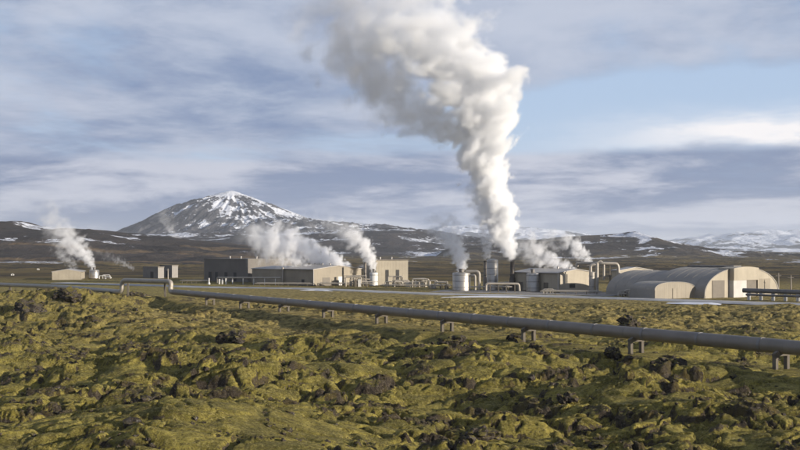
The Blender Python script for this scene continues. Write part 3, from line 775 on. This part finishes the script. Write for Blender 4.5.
tF = tank(592.5, 293.4, 6.0, 272.0, "slim pale cylinder at the foot of the pipe gantry", bands=2, mat=M['pipe_pale'], stub=False)
def chimney(px, py, wpx, top_py, label, mat):
    P = G(px, py); k = P.y / F; r = wpx * k / 2; h = (py - top_py) * k
    e = empty("chimney", P, 0)
    MB().lathe([(r * 1.35, -0.4), (r * 1.35, h * 0.42), (r, h * 0.45), (r, h - 0.3)], seg=24).build("shaft", mat, e, smooth=True)
    MB().lathe([(r * 1.08, h - 0.298), (r * 1.08, h), (r * 0.7, h + 0.01)], seg=24).build("rim", M['black'], e, smooth=True)
    for z in (0.5, 0.72): MB().lathe([(r + 0.004, h * z), (r + 0.07, h * z + 0.02), (r + 0.07, h * z + 0.15), (r + 0.004, h * z + 0.17)], seg=24).build("flange", M['black'], e, smooth=True)
    tag(e, label, "chimney"); return e, P, r, h
cA = chimney(512.3, 291.0, 4.4, 260.0, "black chimney under the main steam column, right of the tallest tank", M['black'])
cB = chimney(485.2, 290.0, 3.2, 261.0, "thin grey stack touching the left side of the tallest tank", M['pipe'])
cC = chimney(365.3, 285.6, 2.0, 262.5, "thin grey stack left of the square beige block", M['pipe'])


# ------------------------------------------------------------------ plant pipework
def pipework(label, runs, posts, name="pipework", mat='pipe_pale', cat="pipework", origin=None, pm='concrete'):
    """runs: (radius, [world points]); posts: world (x, y, z_top, half width)"""
    o = Vector(origin) if origin is not None else Vector((runs[0][1][0][0], runs[0][1][0][1], 0))
    e = empty(name, o, 0)
    for r, pts in runs:
        pts = [Vector(p) - o for p in pts]
        MB().tube(pts, r, 12, bend=r * 2.2, bn=6).build("pipe", M[mat], e, smooth=True)
    for (x, y, z, w) in posts:
        MB().box(x - w - o.x, x + w - o.x, y - w - o.y, y + w - o.y, -0.5, z).build("post", M[pm], e)
    tag(e, label, cat); return e
def line_posts(a, b, n, w, drop):
    a, b = Vector(a), Vector(b)
    return [(*(a.lerp(b, (i + 0.5) / n)).xy, a.lerp(b, (i + 0.5) / n).z - drop, w) for i in range(n)]
D0 = tA[1].y
pipework("pale pipe bending from the squat tank's top down to the ground",
         [(0.42, [PT(466, 271.6, D0), PT(479.2, 271.6, D0 - 1), PT(479.2, 289.6, D0 - 1)])], [], name="bent_pipe", cat="pipe")
pipework("thinner pale pipe standing between the squat tank and the tall bent pipe",
         [(0.28, [PT(470, 275.5, D0 - 1), PT(475.2, 275.0, D0 - 2), PT(475.2, 290.0, D0 - 2)])], [], name="bent_pipe", cat="pipe")
D1 = 284.0
a, b = PT(486, 283.6, D1), PT(519, 283.8, D1)
pipework("horizontal pale pipe on short legs in front of the tallest tank and black chimney",
         [(0.30, [PT(486, 290.6, D1), a, b, PT(519.5, 291, D1)]), (0.18, [PT(470, 286.8, D1 + 2), PT(512, 286.8, D1 + 2)])],
         line_posts(a, b, 4, 0.12, 0.3), name="pipe_run", cat="pipe")
# gantry over the second shed
Dg = 279.0
pipework("pale pipe gantry rising above the second shed and the lower vault",
         [(0.42, [PT(577, 266.5, Dg + 6), PT(577, 263.4, Dg + 6), PT(598, 263.2, Dg + 2), PT(599, 263.2, Dg), PT(617.8, 263.6, Dg), PT(618.5, 271.5, Dg), PT(618.5, 285, Dg)]),
          (0.36, [PT(590.6, 276, Dg), PT(590.6, 264.8, Dg), PT(596, 264.6, Dg)]),
          (0.45, [PT(597.0, 293, Dg), PT(597.0, 263.2, Dg)]),
          (0.30, [PT(603.8, 280, Dg), PT(603.8, 264.5, Dg)]),
          (0.22, [PT(595.5, 264, Dg), PT(600.2, 260.6, Dg), PT(605, 264, Dg)])],
         [(*PT(596, 293, Dg + 3).xy, 7.2, 0.16), (*PT(610, 293, Dg + 2).xy, 7.0, 0.14)], name="pipe_gantry", cat="gantry")
# big dull pipe at the right
Da = 243.0
pa, pb = PT(743, 290.4, Da), PT(830, 293.0, Da - 12)
pipework("thick dull pipe on white legs running out of the right edge before the vaulted hall",
         [(0.50, [pa, pb]), (0.24, [PT(746, 294.6, Da - 2), PT(830, 297.4, Da - 14)])], line_posts(pa, pb, 7, 0.30, 0.5), name="pipe_run", mat='pipe_dark', cat="pipe", pm='white')
# pipe on white posts before the dark hall
Dl = 358.0
pa, pb = PT(217, 277.6, Dl), PT(281, 277.9, Dl - 14)
pipework("pale pipe on white posts in front of the tall dark hall",
         [(0.24, [PT(217, 283, Dl), pa, pb])], [(*PT(px, 283, Dl - 3).xy, PT(px, tp, Dl - 3).z, 0.22) for px, tp in ((219.5, 279), (222.5, 280), (226, 278.4))] + line_posts(pa, pb, 6, 0.12, 0.2), name="pipe_run", cat="pipe", pm='white')
e = empty("bollard", PT(209, 283.2, 352.0).xy.to_3d()); MB().lathe([(0.45, -0.4), (0.4, 0.5), (0.2, 0.7), (0.2, 1.9), (0.05, 2.1)], seg=14).build("post", M['white'], e, smooth=True)
tag(e, "white cone-footed marker post at the corner of the dark hall", "post")
# clutter between the low shed and the square block
rnd = random.Random(4)
def skid(px, py, n, span, height, label, seed, mat='pipe_pale'):
    rnd = random.Random(seed); P = G(px, py); runs = []; posts = []
    k = P.y / F; W = span * k
    for i in range(n):
        x0 = P.x + rnd.uniform(-0.5, 0.1) * W; x1 = x0 + rnd.uniform(0.25, 0.7) * W; z = rnd.uniform(0.35, 1) * height; y = P.y + rnd.uniform(-2, 4)
        pts = [(x0, y, -0.3), (x0, y, z), (x1, y + rnd.uniform(-1, 1), z), (x1, y + 0.4, -0.3 if rnd.random() < 0.6 else z * 0.5)]
        runs.append((rnd.choice((0.10, 0.14, 0.2)), pts)); posts.append(((x0 + x1) / 2, y, z - 0.12, 0.09))
    e = pipework(label, runs, posts, name="pipe_skid", mat=mat, origin=(P.x, P.y, 0))
    for i in range(max(2, n // 3)):
        x = rnd.uniform(-0.45, 0.45) * W; y = rnd.uniform(-1, 3); s = rnd.uniform(0.35, 0.8)
        MB().box(x - s, x + s, y - s, y + s, -0.3, rnd.uniform(0.6, 1.0) * height * 0.7).build("equipment_box", M[rnd.choice(('silver', 'brown_door', 'white', 'concrete'))], e)
    return e
skid(356, 286.6, 9, 24, 3.4, "tangle of low pipes and boxes at the end of the low shed", 1)
skid(394, 286.6, 8, 22, 3.0, "low pipes and boxes before the square beige block's doors", 2)
skid(418, 287.0, 9, 24, 2.6, "low pale pipes on legs just right of the square beige block", 3)
skid(438, 288.6, 8, 22, 2.2, "low pale pipes on legs just left of the squat silver tank", 5)
skid(503, 290.6, 8, 24, 2.4, "valves and pipes around the foot of the black chimney", 6)
skid(552, 293.4, 5, 20, 1.5, "low valve boxes at the corner of the second shed", 7)
skid(628, 296.4, 7, 22, 1.8, "low valves and pipes before the lower vault", 8)
skid(106, 278.8, 4, 12, 1.6, "few short white pipes right of the small far-left tank", 9, 'white')
for (p0, p1, z, Dd, lab) in ((255, 312, 0.75, 336, "thin low pipe along the foot of the long low shed"), (318, 372, 0.9, 331, "thin low pipe crossing before the long low shed's gable"),
                              (380, 452, 0.8, 318, "thin low pipe running from the square beige block to the squat tank"), (540, 602, 0.8, 272, "thin low pipe before the second shed's gable"), (180, 208, 0.9, 362, "thin low pipe left of the tall dark hall")):
    qa, qb = PT(p0, 280, Dd), PT(p1, 280, Dd - 2); qa.z = qb.z = z
    pipework(lab, [(0.13, [qa, qb]), (0.09, [qa + Vector((0.5, 0.7, 0.25)), qb + Vector((-0.5, 0.7, 0.25))])], line_posts(qa, qb, 6, 0.08, 0.1), name="pipe_run", cat="pipe")
# thin poles
for (px, py, top, lab) in ((168, 281.0, 268.6, "pale pole behind the pipe loop"), (778.5, 294, 273, "thin lattice pole right of the vaulted hall"), (791, 296, 275, "thin pole nearest the right edge"), (640, 255.2, 250.6, "faint pole on the far plain")):
    P = G(px, py); hgt = (py - top) / F * P.y
    e = empty("pole", P); MB().lathe([(0.22, -0.4), (0.16, hgt * 0.6), (0.11, hgt)], seg=10).build("shaft", M['pipe_pale'] if px < 300 else M['pipe'], e, smooth=True)
    MB().box(-0.7, 0.7, -0.06, 0.06, hgt * 0.86, hgt * 0.86 + 0.14).build("crossarm", M['pipe'], e)
    tag(e, lab, "pole")


# ------------------------------------------------------------------ the long steam pipeline
def pipeline():
    d = (PIPE_A - PIPE_B).normalized()
    n = Vector((-d.y, d.x, 0))
    A = PIPE_A + d * 30                                  # runs on out of the frame
    e = empty("steam_pipeline", Vector((PIPE_A.x, PIPE_A.y, 0)), 0)
    o = e.location.copy()
    Lt = (PIPE_B - A).length
    rad = lambda s: 0.66 - 0.10 * max(0.0, min(1.0, s / Lt))
    # expansion loop and the stretch beyond it
    c1 = PIPE_B + Vector((-0.3, 1.0, 0))
    upz = PT(172, 281.8, PIPE_B.y).z
    lp = [PT(171.5, 281, 231), PT(122, 281.4, 240)]
    lp[0].z = upz; lp[1].z = upz
    low = [lp[1].copy(), PT(60, 285, 268), PT(-40, 283.2, 300), PT(-120, 281, 330)]
    low[0] = Vector((lp[1].x, lp[1].y, 1.9)); low[1].z = 2.0; low[2].z = 2.0; low[3].z = 2.0
    MB().tube([A - o, PIPE_B - o, ], lambda t: 0.68 - 0.09 * t, 28).build("pipe", M['pipe'], e, smooth=True)
    MB().tube([PIPE_B + Vector((0.05, -0.1, 0)) - o, Vector((lp[0].x - 0.3, lp[0].y, PIPE_Z)) - o, lp[0] - o, lp[1] - o, low[0] - o, low[0] + Vector((-1.5, 0.8, 0)) - o],
              0.50, 20, bend=1.3, bn=8).build("expansion_loop", M['pipe_pale'], e, smooth=True)
    MB().tube([low[0] + Vector((-1.2, 0.6, 0)) - o, low[1] - o, low[2] - o, low[3] - o], 0.50, 20, bend=2).build("pipe", M['pipe_pale'], e, smooth=True)
    # cladding joints
    k = 0; s = 4.0
    while s < Lt - 2:
        p = A - d * s
        r = 0.68 - 0.09 * s / Lt
        MB().tube([p - o, p - d * 0.30 - o], r + 0.03, 28).build("joint_band", M['band'], e, smooth=True)
        s += 7.5
    # supports: a saddle beam on two posts
    t = n if n.y < 0 else -n                              # towards the viewer
    for px in (781, 636, 528.5, 447, 381.5, 328, 284, 244.5, 210):
        tp = (px - 400) / F
        L = (tp * PIPE_B.y - PIPE_B.x) / (d.x - tp * d.y)
        c = PIPE_B + d * L
        rr = 0.68
        sup = MB()
        yaw = math.atan2(d.y, d.x)
        # saddle: beam with a curved cradle
        w = 1.02; pts = [(-w, -0.86), (w, -0.86), (w, -0.60)] + [(0.62 * math.cos(a2), -0.02 - 0.66 * math.sin(a2)) for a2 in np.linspace(0.55, math.pi - 0.55, 9)] + [(-w, -0.62)]
        b = MB().extrude(pts, -0.18, 0.18).build("saddle", M['concrete'], e)
        b.location = c - o; b.rotation_euler = (0, 0, yaw + math.pi / 2)
        for sgn in (-1, 1):
            q = c + n * (sgn * 0.78)
            g = gz(q.x, q.y)
            pm = MB().box(-0.17, 0.17, -0.2, 0.2, g - 0.6 - c.z, -0.862).build("post", M['concrete'], b)
            pm.location = (0.78 * sgn, 0, 0)
    for px, D in ((165, 232.5), (128, 239.5)):
        q = PT(px, 290, D); g = gz(q.x, q.y)
        top = upz - 0.5
        b = MB().box(-0.2, 0.2, -0.2, 0.2, g - 0.5, top).build("loop_post", M['concrete'], e); b.location = (q.x - o.x, q.y - o.y, 0)
    for px, D in ((98, 249), (68, 264), (38, 276), (10, 287)):
        t2 = (px - 400) / F
        # point of the left run at this column
        for a2, b2 in ((low[0], low[1]), (low[1], low[2])):
            den = (b2 - a2).x - t2 * (b2 - a2).y
            u = (t2 * a2.y - a2.x) / den
            if 0 <= u <= 1:
                q = a2.lerp(b2, u); g = gz(q.x, q.y)
                b = MB().box(-0.25, 0.25, -0.25, 0.25, g - 0.6, 1.42).build("post", M['concrete'], e); b.location = (q.x - o.x, q.y - o.y, 0)
    tag(e, "long grey steam pipeline on concrete saddles crossing the lava field", "pipeline")
pipeline()


# ------------------------------------------------------------------ lava rocks
def rock_mesh(seed, sub=3, rough=0.35):
    bm = bmesh.new(); bmesh.ops.create_icosphere(bm, subdivisions=sub, radius=1.0)
    off = Vector((seed * 7.1, seed * 3.3, seed * 1.7))
    for v in bm.verts:
        p = v.co.normalized()
        a = mnoise.noise(p * 1.1 + off) * 0.55 + mnoise.noise(p * 2.4 + off) * 0.35 + abs(mnoise.noise(p * 4.5 + off)) * rough + mnoise.noise(p * 9 + off) * 0.12
        c = mnoise.cell(p * 2.2 + off) * 0.16
        v.co = p * (0.85 + a + c); v.co.z *= 0.72
    me = bpy.data.meshes.new("lava_rock"); bm.to_mesh(me); bm.free()
    return me
def outcrop(px, py, wpx, hpx, label, seed):
    P = G(px, py); k = P.y / F; rnd = random.Random(seed)
    W = wpx * k * 0.85; H = hpx * k * 0.75
    vs = []; fs = []
    for i in range(9):
        me = rock_mesh(seed * 20 + i, 3, 0.45)
        s = W * rnd.uniform(0.16, 0.30) if i else W * 0.34
        ox = rnd.uniform(-0.36, 0.36) * W if i else 0; oy = rnd.uniform(-0.3, 0.3) * W
        zz = H * (1 - (abs(ox) / (W * 0.5)) ** 1.2) * rnd.uniform(0.35, 0.75)
        b = len(vs); a = rnd.uniform(0, 6.28); ca, sa = math.cos(a), math.sin(a)
        for v in me.vertices:
            x, y, z = v.co; vs.append((ox + s * (x * ca - y * sa), oy + s * (x * sa + y * ca), zz - H * 0.15 + min(s, H * 0.7) * z))
        fs += [tuple(b + q for q in p.vertices) for p in me.polygons]
        bpy.data.meshes.remove(me)
    me = bpy.data.meshes.new("lava_outcrop"); me.from_pydata(vs, [], fs); me.shade_smooth()
    me.set_sharp_from_angle(angle=R(35))
    o = link_mesh("lava_outcrop", me, M['rock'])
    o.location = (P.x, P.y, gz(P.x, P.y)); tag(o, label, "rock", group="lava outcrops on the moss field"); return o
OUT = [(628, 326, 26, 15, "dark lava knob on the moss just beyond the pipeline, right of centre"),
       (612, 358, 24, 17, "dark lava knob under the pipeline beside the second support from the right"),
       (666, 366, 40, 20, "wide dark lava knob just in front of the pipeline, right"),
       (514, 342, 22, 10, "low dark lava knob beside the pipeline support right of centre"),
       (233, 343, 40, 14, "dark lava outcrop standing alone in the left middle of the moss"),
       (569, 398, 28, 18, "rounded mossy lava boulder in the right foreground"),
       (455, 352, 34, 14, "grey crusted lava outcrop below the pipeline near the centre"),
       (95, 358, 36, 14, "broken dark lava outcrop in the left foreground"),
       (135, 298, 26, 8, "low dark lava heap under the pipe loop"),
       (28, 312, 44, 17, "jagged dark lava outcrop at the left edge below the pipe"),
       (66, 306, 34, 14, "jagged dark lava outcrop right of the left-edge one, below the pipe"),
       (480, 424, 44, 14, "grey rubbly lava outcrop at the bottom centre"),
       (602, 432, 36, 11, "low grey lava outcrop at the bottom right of centre")]
for i, (px, py, w, h, lab) in enumerate(OUT): outcrop(px, py, w, h, lab, i + 2)

def rubble():
    """loose lava blocks lying in the moss"""
    rnd = random.Random(11)
    base = []
    for k in range(7):
        me = rock_mesh(300 + k, 2, 0.45)
        co = np.zeros(len(me.vertices) * 3, np.float32); me.vertices.foreach_get('co', co)
        base.append((co.reshape(-1, 3), np.array([p.vertices[:] for p in me.polygons], np.int32))); bpy.data.meshes.remove(me)
    n = 8000; r = np.random.RandomState(5)
    D = np.exp(r.uniform(np.log(48), np.log(215), n)); t = r.uniform(-0.42, 0.42, n)
    X = D * t; Y = D
    H, rk, rv = ground_height(X, Y)
    keep = (rk * 1.1 + (r.rand(n) < 0.05) * 0.5 > r.rand(n) * 0.9 + 0.15) & ~((Y > 130) & (X > -30) & (r.rand(n) < 0.8))
    vs = []; fs = []; b = 0
    for i in np.nonzero(keep)[0]:
        co, f = base[i % 7]
        s = 0.11 * math.exp(r.normal(0, 0.5)) * (1 + 0.5 * (Y[i] > 110))
        s = min(s, 0.55)
        a = r.uniform(0, 6.28); ca, sa = math.cos(a), math.sin(a)
        p = co * s; q = np.stack([p[:, 0] * ca - p[:, 1] * sa + X[i], p[:, 0] * sa + p[:, 1] * ca + Y[i], p[:, 2] * r.uniform(0.8, 1.3) + H[i] + 0.05 * s], -1)
        vs.append(q); fs.append(f + b); b += len(q)
    V = np.concatenate(vs); Fc = np.concatenate(fs)
    me = bpy.data.meshes.new("lava_rubble")
    me.vertices.add(len(V)); me.vertices.foreach_set('co', V.astype(np.float32).ravel())
    me.loops.add(Fc.size); me.loops.foreach_set('vertex_index', Fc.ravel())
    me.polygons.add(len(Fc)); me.polygons.foreach_set('loop_start', (np.arange(len(Fc)) * 3).astype(np.int32))
    me.update(calc_edges=True); me.shade_smooth(); me.set_sharp_from_angle(angle=R(40))
    o = link_mesh("lava_rubble", me, M['rock']); tag(o, "loose dark lava blocks strewn over the moss", "rubble", kind="stuff")
rubble()


# ------------------------------------------------------------------ steam
def plume(label, D, ctrl, dens, seed, tip=0.25, soft=(0.18, 0.6), wisp=(0.3, 0.6, 0.0), rag=0.55, voxel=None, depth=0.85, puff=1.35, fadeout=0.72, bias=0.14, mat='steam'):
    """steam as a density grid. ctrl: (photo column, photo row, radius in photo pixels) from the source onwards.
    The billows are computed in coordinates that grow with the plume, so puffs widen as it rises."""
    k = D / F
    P = [PT(a, b, D) for a, b, _ in ctrl]; rad = [c * k for *_, c in ctrl]
    o0 = P[0].copy()
    ax = (P[-1] - P[0]); ax.y = 0; Lx = ax.length; ax /= Lx
    pp = Vector((ax.z, 0, -ax.x))                          # across the axis, in the wind's plane
    u = np.array([(p - o0).dot(ax) for p in P]); v = np.array([(p - o0).dot(pp) for p in P]); r = np.array(rad)
    uu = np.linspace(0, u[-1], 400); ru = np.interp(uu, u, r)
    ss_ = np.concatenate([[0], np.cumsum((uu[1:] - uu[:-1]) / ru[1:])])
    vmin, vmax = v.min() - 0.01, v.max() + 0.01; rmx = r.max(); smx = ss_[-1]
    ng = bpy.data.node_groups.new("steam_density", 'GeometryNodeTree')
    ng.interface.new_socket("Geometry", in_out='INPUT', socket_type='NodeSocketGeometry')
    ng.interface.new_socket("Geometry", in_out='OUTPUT', socket_type='NodeSocketGeometry')
    N = NT(ng)
    pos = N.n('GeometryNodeInputPosition').outputs[0]
    U = N.vm('DOT_PRODUCT', pos, tuple(ax)); Vv = N.vm('DOT_PRODUCT', pos, tuple(pp))
    Y = N.n('ShaderNodeSeparateXYZ', {0: pos}).outputs[1]
    t = N.m('DIVIDE', U, float(u[-1]))
    def curve(xs, ys, linear=False):
        nd = N.n('ShaderNodeFloatCurve', {'Value': t}); cu = nd.mapping.curves[0]
        pts = [(float(a_), float(b_)) for a_, b_ in zip(xs, ys)]
        cu.points[0].location = pts[0]; cu.points[1].location = pts[-1]
        for q in pts[1:-1]: cu.points.new(*q)
        nd.mapping.update(); return nd.outputs[0]
    tn = u / u[-1]
    cv = N.m('ADD', N.m('MULTIPLY', curve(tn, (v - vmin) / (vmax - vmin)), vmax - vmin), vmin)
    rr = N.m('MAXIMUM', N.m('MULTIPLY', curve(tn, r / rmx), rmx), 0.05)
    idx = np.linspace(0, 399, 24).astype(int)
    sv = N.m('MULTIPLY', curve(uu[idx] / u[-1], ss_[idx] / smx), smx)
    a = N.m('DIVIDE', N.m('SUBTRACT', Vv, cv), rr); b = N.m('DIVIDE', Y, N.m('MULTIPLY', rr, depth))
    q = N.n('ShaderNodeCombineXYZ', {0: N.m('ADD', N.m('MULTIPLY', sv, 1.3), seed * 7.3), 1: a, 2: b}).outputs[0]
    wn = N.n('ShaderNodeTexNoise', {'Vector': q, 'Scale': 1.1, 'Detail': 3.0}).outputs['Color']
    q2 = N.vm('ADD', q, N.vm('SCALE', N.vm('SUBTRACT', wn, (0.5, 0.5, 0.5)), (0, 0, 0)))
    q2.node.inputs[1].links[0].from_node.inputs['Scale'].default_value = 0.9
    vor = N.n('ShaderNodeTexVoronoi', {'Vector': q2, 'Scale': puff, 'Detail': 2.0, 'Roughness': 0.55, 'Lacunarity': 2.3}, feature='F1', normalize=False).outputs['Distance']
    nz = N.noise(q2, 3.2, 5, 0.62)
    n2 = N.noise(q2, 1.0, 5, 0.60)
    d = N.m('SQRT', N.m('ADD', N.m('MULTIPLY', a, a), N.m('MULTIPLY', b, b)))
    e = N.m('ADD', N.m('ADD', N.m('SUBTRACT', d, bias), N.m('MULTIPLY', N.m('SUBTRACT', vor, 0.45), rag * 1.5)), N.m('MULTIPLY', N.m('SUBTRACT', nz, 0.5), rag * 0.8))
    e = N.m('ADD', e, N.m('MULTIPLY', N.m('SUBTRACT', n2, 0.5), rag * 0.9))
    sf = N.m('ADD', N.m('MULTIPLY', t, soft[1] - soft[0]), soft[0])
    shape = N.n('ShaderNodeMapRange', {'Value': e, 'From Min': 1.0, 'From Max': N.m('SUBTRACT', 1.0, sf), 'To Min': 0.0, 'To Max': 1.0}, interpolation_type='SMOOTHSTEP').outputs[0]
    ends = N.m('MULTIPLY', N.ss(t, -0.002, 0.004), N.ss(t, 1.0, fadeout))
    thin = N.m('POWER', tip, N.m('MAXIMUM', t, 0.0))
    w = N.ss(N.noise(q2, 1.7, 5, 0.62), wisp[0], wisp[1], wisp[2], 1.0)
    dn = N.m('MULTIPLY', N.m('MULTIPLY', N.m('MULTIPLY', shape, ends), N.m('MULTIPLY', thin, w)), dens)
    lo = Vector((min((p - o0).x - c * 1.35 for p, c in zip(P, rad)), -rmx * depth * 1.35, min((p - o0).z - c * 1.35 for p, c in zip(P, rad))))
    hi = Vector((max((p - o0).x + c * 1.35 for p, c in zip(P, rad)), rmx * depth * 1.35, max((p - o0).z + c * 1.35 for p, c in zip(P, rad))))
    vs = voxel or max(rmx * 0.06, 0.15)
    cube = N.n('GeometryNodeVolumeCube', {'Density': dn, 'Min': lo, 'Max': hi, 'Resolution X': max(8, int((hi.x - lo.x) / vs)), 'Resolution Y': max(8, int((hi.y - lo.y) / vs)), 'Resolution Z': max(8, int((hi.z - lo.z) / vs))})
    sm = N.n('GeometryNodeSetMaterial', {'Geometry': cube.outputs[0], 'Material': M[mat]})
    N.n('NodeGroupInput'); N.n('NodeGroupOutput', {0: sm.outputs[0]})
    vd = bpy.data.volumes.new("steam_plume"); vd.materials.append(M[mat])
    o = bpy.data.objects.new("steam_plume", vd); COL.objects.link(o); o.location = o0
    md = o.modifiers.new("steam", 'NODES'); md.node_group = ng
    tag(o, label, "steam", group="steam plumes over the plant"); return o

plume("tall white main steam column rising from the black chimney", 289,
      [(512.3, 259.5, 3.2), (510.5, 252, 8), (507.5, 243, 13), (503.5, 230, 18), (500, 214, 21), (495, 197, 23), (488, 178, 27), (486, 160, 33), (489, 140, 39), (489, 118, 46), (482, 95, 52), (464, 72, 57), (442, 50, 61), (412, 22, 66), (388, -8, 72), (364, -40, 78)],
      2.1, 3, tip=0.07, soft=(0.12, 0.50), wisp=(0.25, 0.5, 0.5), voxel=0.52, rag=0.62, bias=0.22, mat='steam_dense')
plume("grey steam drifting left from the main column's upper part", 299,
      [(472, 132, 18), (446, 126, 27), (420, 114, 35), (398, 95, 42), (376, 70, 50), (352, 42, 57), (328, 12, 64), (300, -20, 70)],
      0.58, 5, tip=0.25, soft=(0.35, 0.8), wisp=(0.32, 0.58, 0.15), voxel=0.8, rag=0.65, bias=0.24)
plume("soft grey steam rising from the tallest silver tank", 293,
      [(487, 259, 5), (487, 245, 9), (485, 228, 14), (482, 210, 18), (476, 190, 18), (470, 172, 18)], 0.96, 7, tip=0.22, soft=(0.4, 0.9), wisp=(0.36, 0.6, 0.05), rag=0.7, bias=0.30)
plume("curling steam rising from the squat silver tank", 297,
      [(462, 271, 6), (460, 259, 10), (455, 247, 14), (448, 235, 18), (440, 223, 21), (430, 211, 22)], 2.8, 9, tip=0.10, soft=(0.35, 0.9), wisp=(0.34, 0.58, 0.05), rag=0.7, bias=0.30)
plume("dense steam bank blowing left off the long low shed's roof", 352,
      [(352, 268.5, 3), (338, 263, 9), (320, 256, 14), (302, 248, 19), (284, 244, 22), (266, 240, 23), (250, 234, 21), (234, 227, 18)], 2.09, 11, tip=0.16, soft=(0.35, 0.8), wisp=(0.30, 0.56, 0.05), rag=0.7, bias=0.30)
plume("low steam creeping along the long low shed's roof", 350,
      [(318, 268, 3), (300, 264, 9), (284, 258, 12), (268, 251, 13), (252, 243, 12)], 1.26, 21, tip=0.2, soft=(0.4, 0.9), wisp=(0.36, 0.60, 0.0), rag=0.7, bias=0.30)
plume("curling steam from the thin stack beside the square beige block", 343,
      [(374, 272, 3), (372, 262, 7), (367, 251, 11), (359, 241, 14), (348, 233, 16), (334, 226, 16)], 2.7, 13, tip=0.08, soft=(0.3, 0.8), wisp=(0.30, 0.56, 0.05), rag=0.65, bias=0.30)
plume("thin steam trailing off left above the thin grey stack", 346,
      [(358, 238, 7), (345, 230, 12), (330, 224, 15), (312, 219, 15), (296, 215, 13)], 0.375, 23, tip=0.3, soft=(0.6, 0.95), wisp=(0.36, 0.66, 0.0), rag=0.8, bias=0.30)
plume("hazy steam blowing left off the second shed's roof", 296,
      [(576, 270.5, 3), (560, 264, 9), (545, 257, 14), (532, 250, 17), (522, 241, 19), (514, 229, 18)], 1.9, 15, tip=0.2, soft=(0.4, 0.9), wisp=(0.34, 0.60, 0.0), rag=0.7, bias=0.30)
plume("slanting steam blown left from the pipe gantry", 287,
      [(592, 263.5, 3), (586, 257, 7), (577, 249, 11), (566, 242, 13), (553, 237, 15), (538, 232, 14)], 2.6, 17, tip=0.06, soft=(0.35, 0.9), wisp=(0.34, 0.58, 0.0), rag=0.7, bias=0.30)
plume("steam rising from the small far-left tank", 428,
      [(93, 269.5, 2.5), (90, 262, 5.5), (84, 255, 9), (76, 246, 13), (66, 236, 16), (56, 224, 18), (48, 210, 20), (42, 194, 20)], 1.8, 19, tip=0.03, soft=(0.3, 0.9), wisp=(0.32, 0.58, 0.05), rag=0.65, bias=0.30)
plume("faint steam drifting up left behind the beige house", 440,
      [(76, 269, 4), (68, 260, 8), (60, 250, 11), (53, 238, 13), (46, 224, 13)], 0.48, 27, tip=0.15, soft=(0.5, 0.9), wisp=(0.36, 0.62, 0.0), rag=0.8, bias=0.30)
plume("faint steam wisp left of the pipe loop", 440,
      [(134, 270, 2.5), (125, 264, 5), (114, 259, 6.5), (102, 254, 7), (90, 251, 6)], 0.6, 25, tip=0.15, soft=(0.5, 0.9), wisp=(0.36, 0.64, 0.0), rag=0.8, bias=0.30)
plume("faint far steam before the volcano's left flank", 1500,
      [(180, 240, 5), (172, 232, 8), (166, 222, 11), (164, 210, 11), (164, 200, 10)], 0.105, 29, tip=0.2, soft=(0.5, 0.9), wisp=(0.34, 0.64, 0.0), rag=0.8, bias=0.30)

# ------------------------------------------------------------------ haze
def haze():
    m, N = new_mat("thin_haze")
    v = N.n('ShaderNodeVolumePrincipled', {'Color': (0.86, 0.92, 1.0, 1), 'Density': 0.000065, 'Anisotropy': 0.1})
    out(N, None, v.outputs[0])
    o = MB().box(-27000, 27000, -27000, 27000, -12, 300).build("haze", m)
    tag(o, "thin pale haze lying over the plain and mountains", "haze", kind="stuff")
haze()
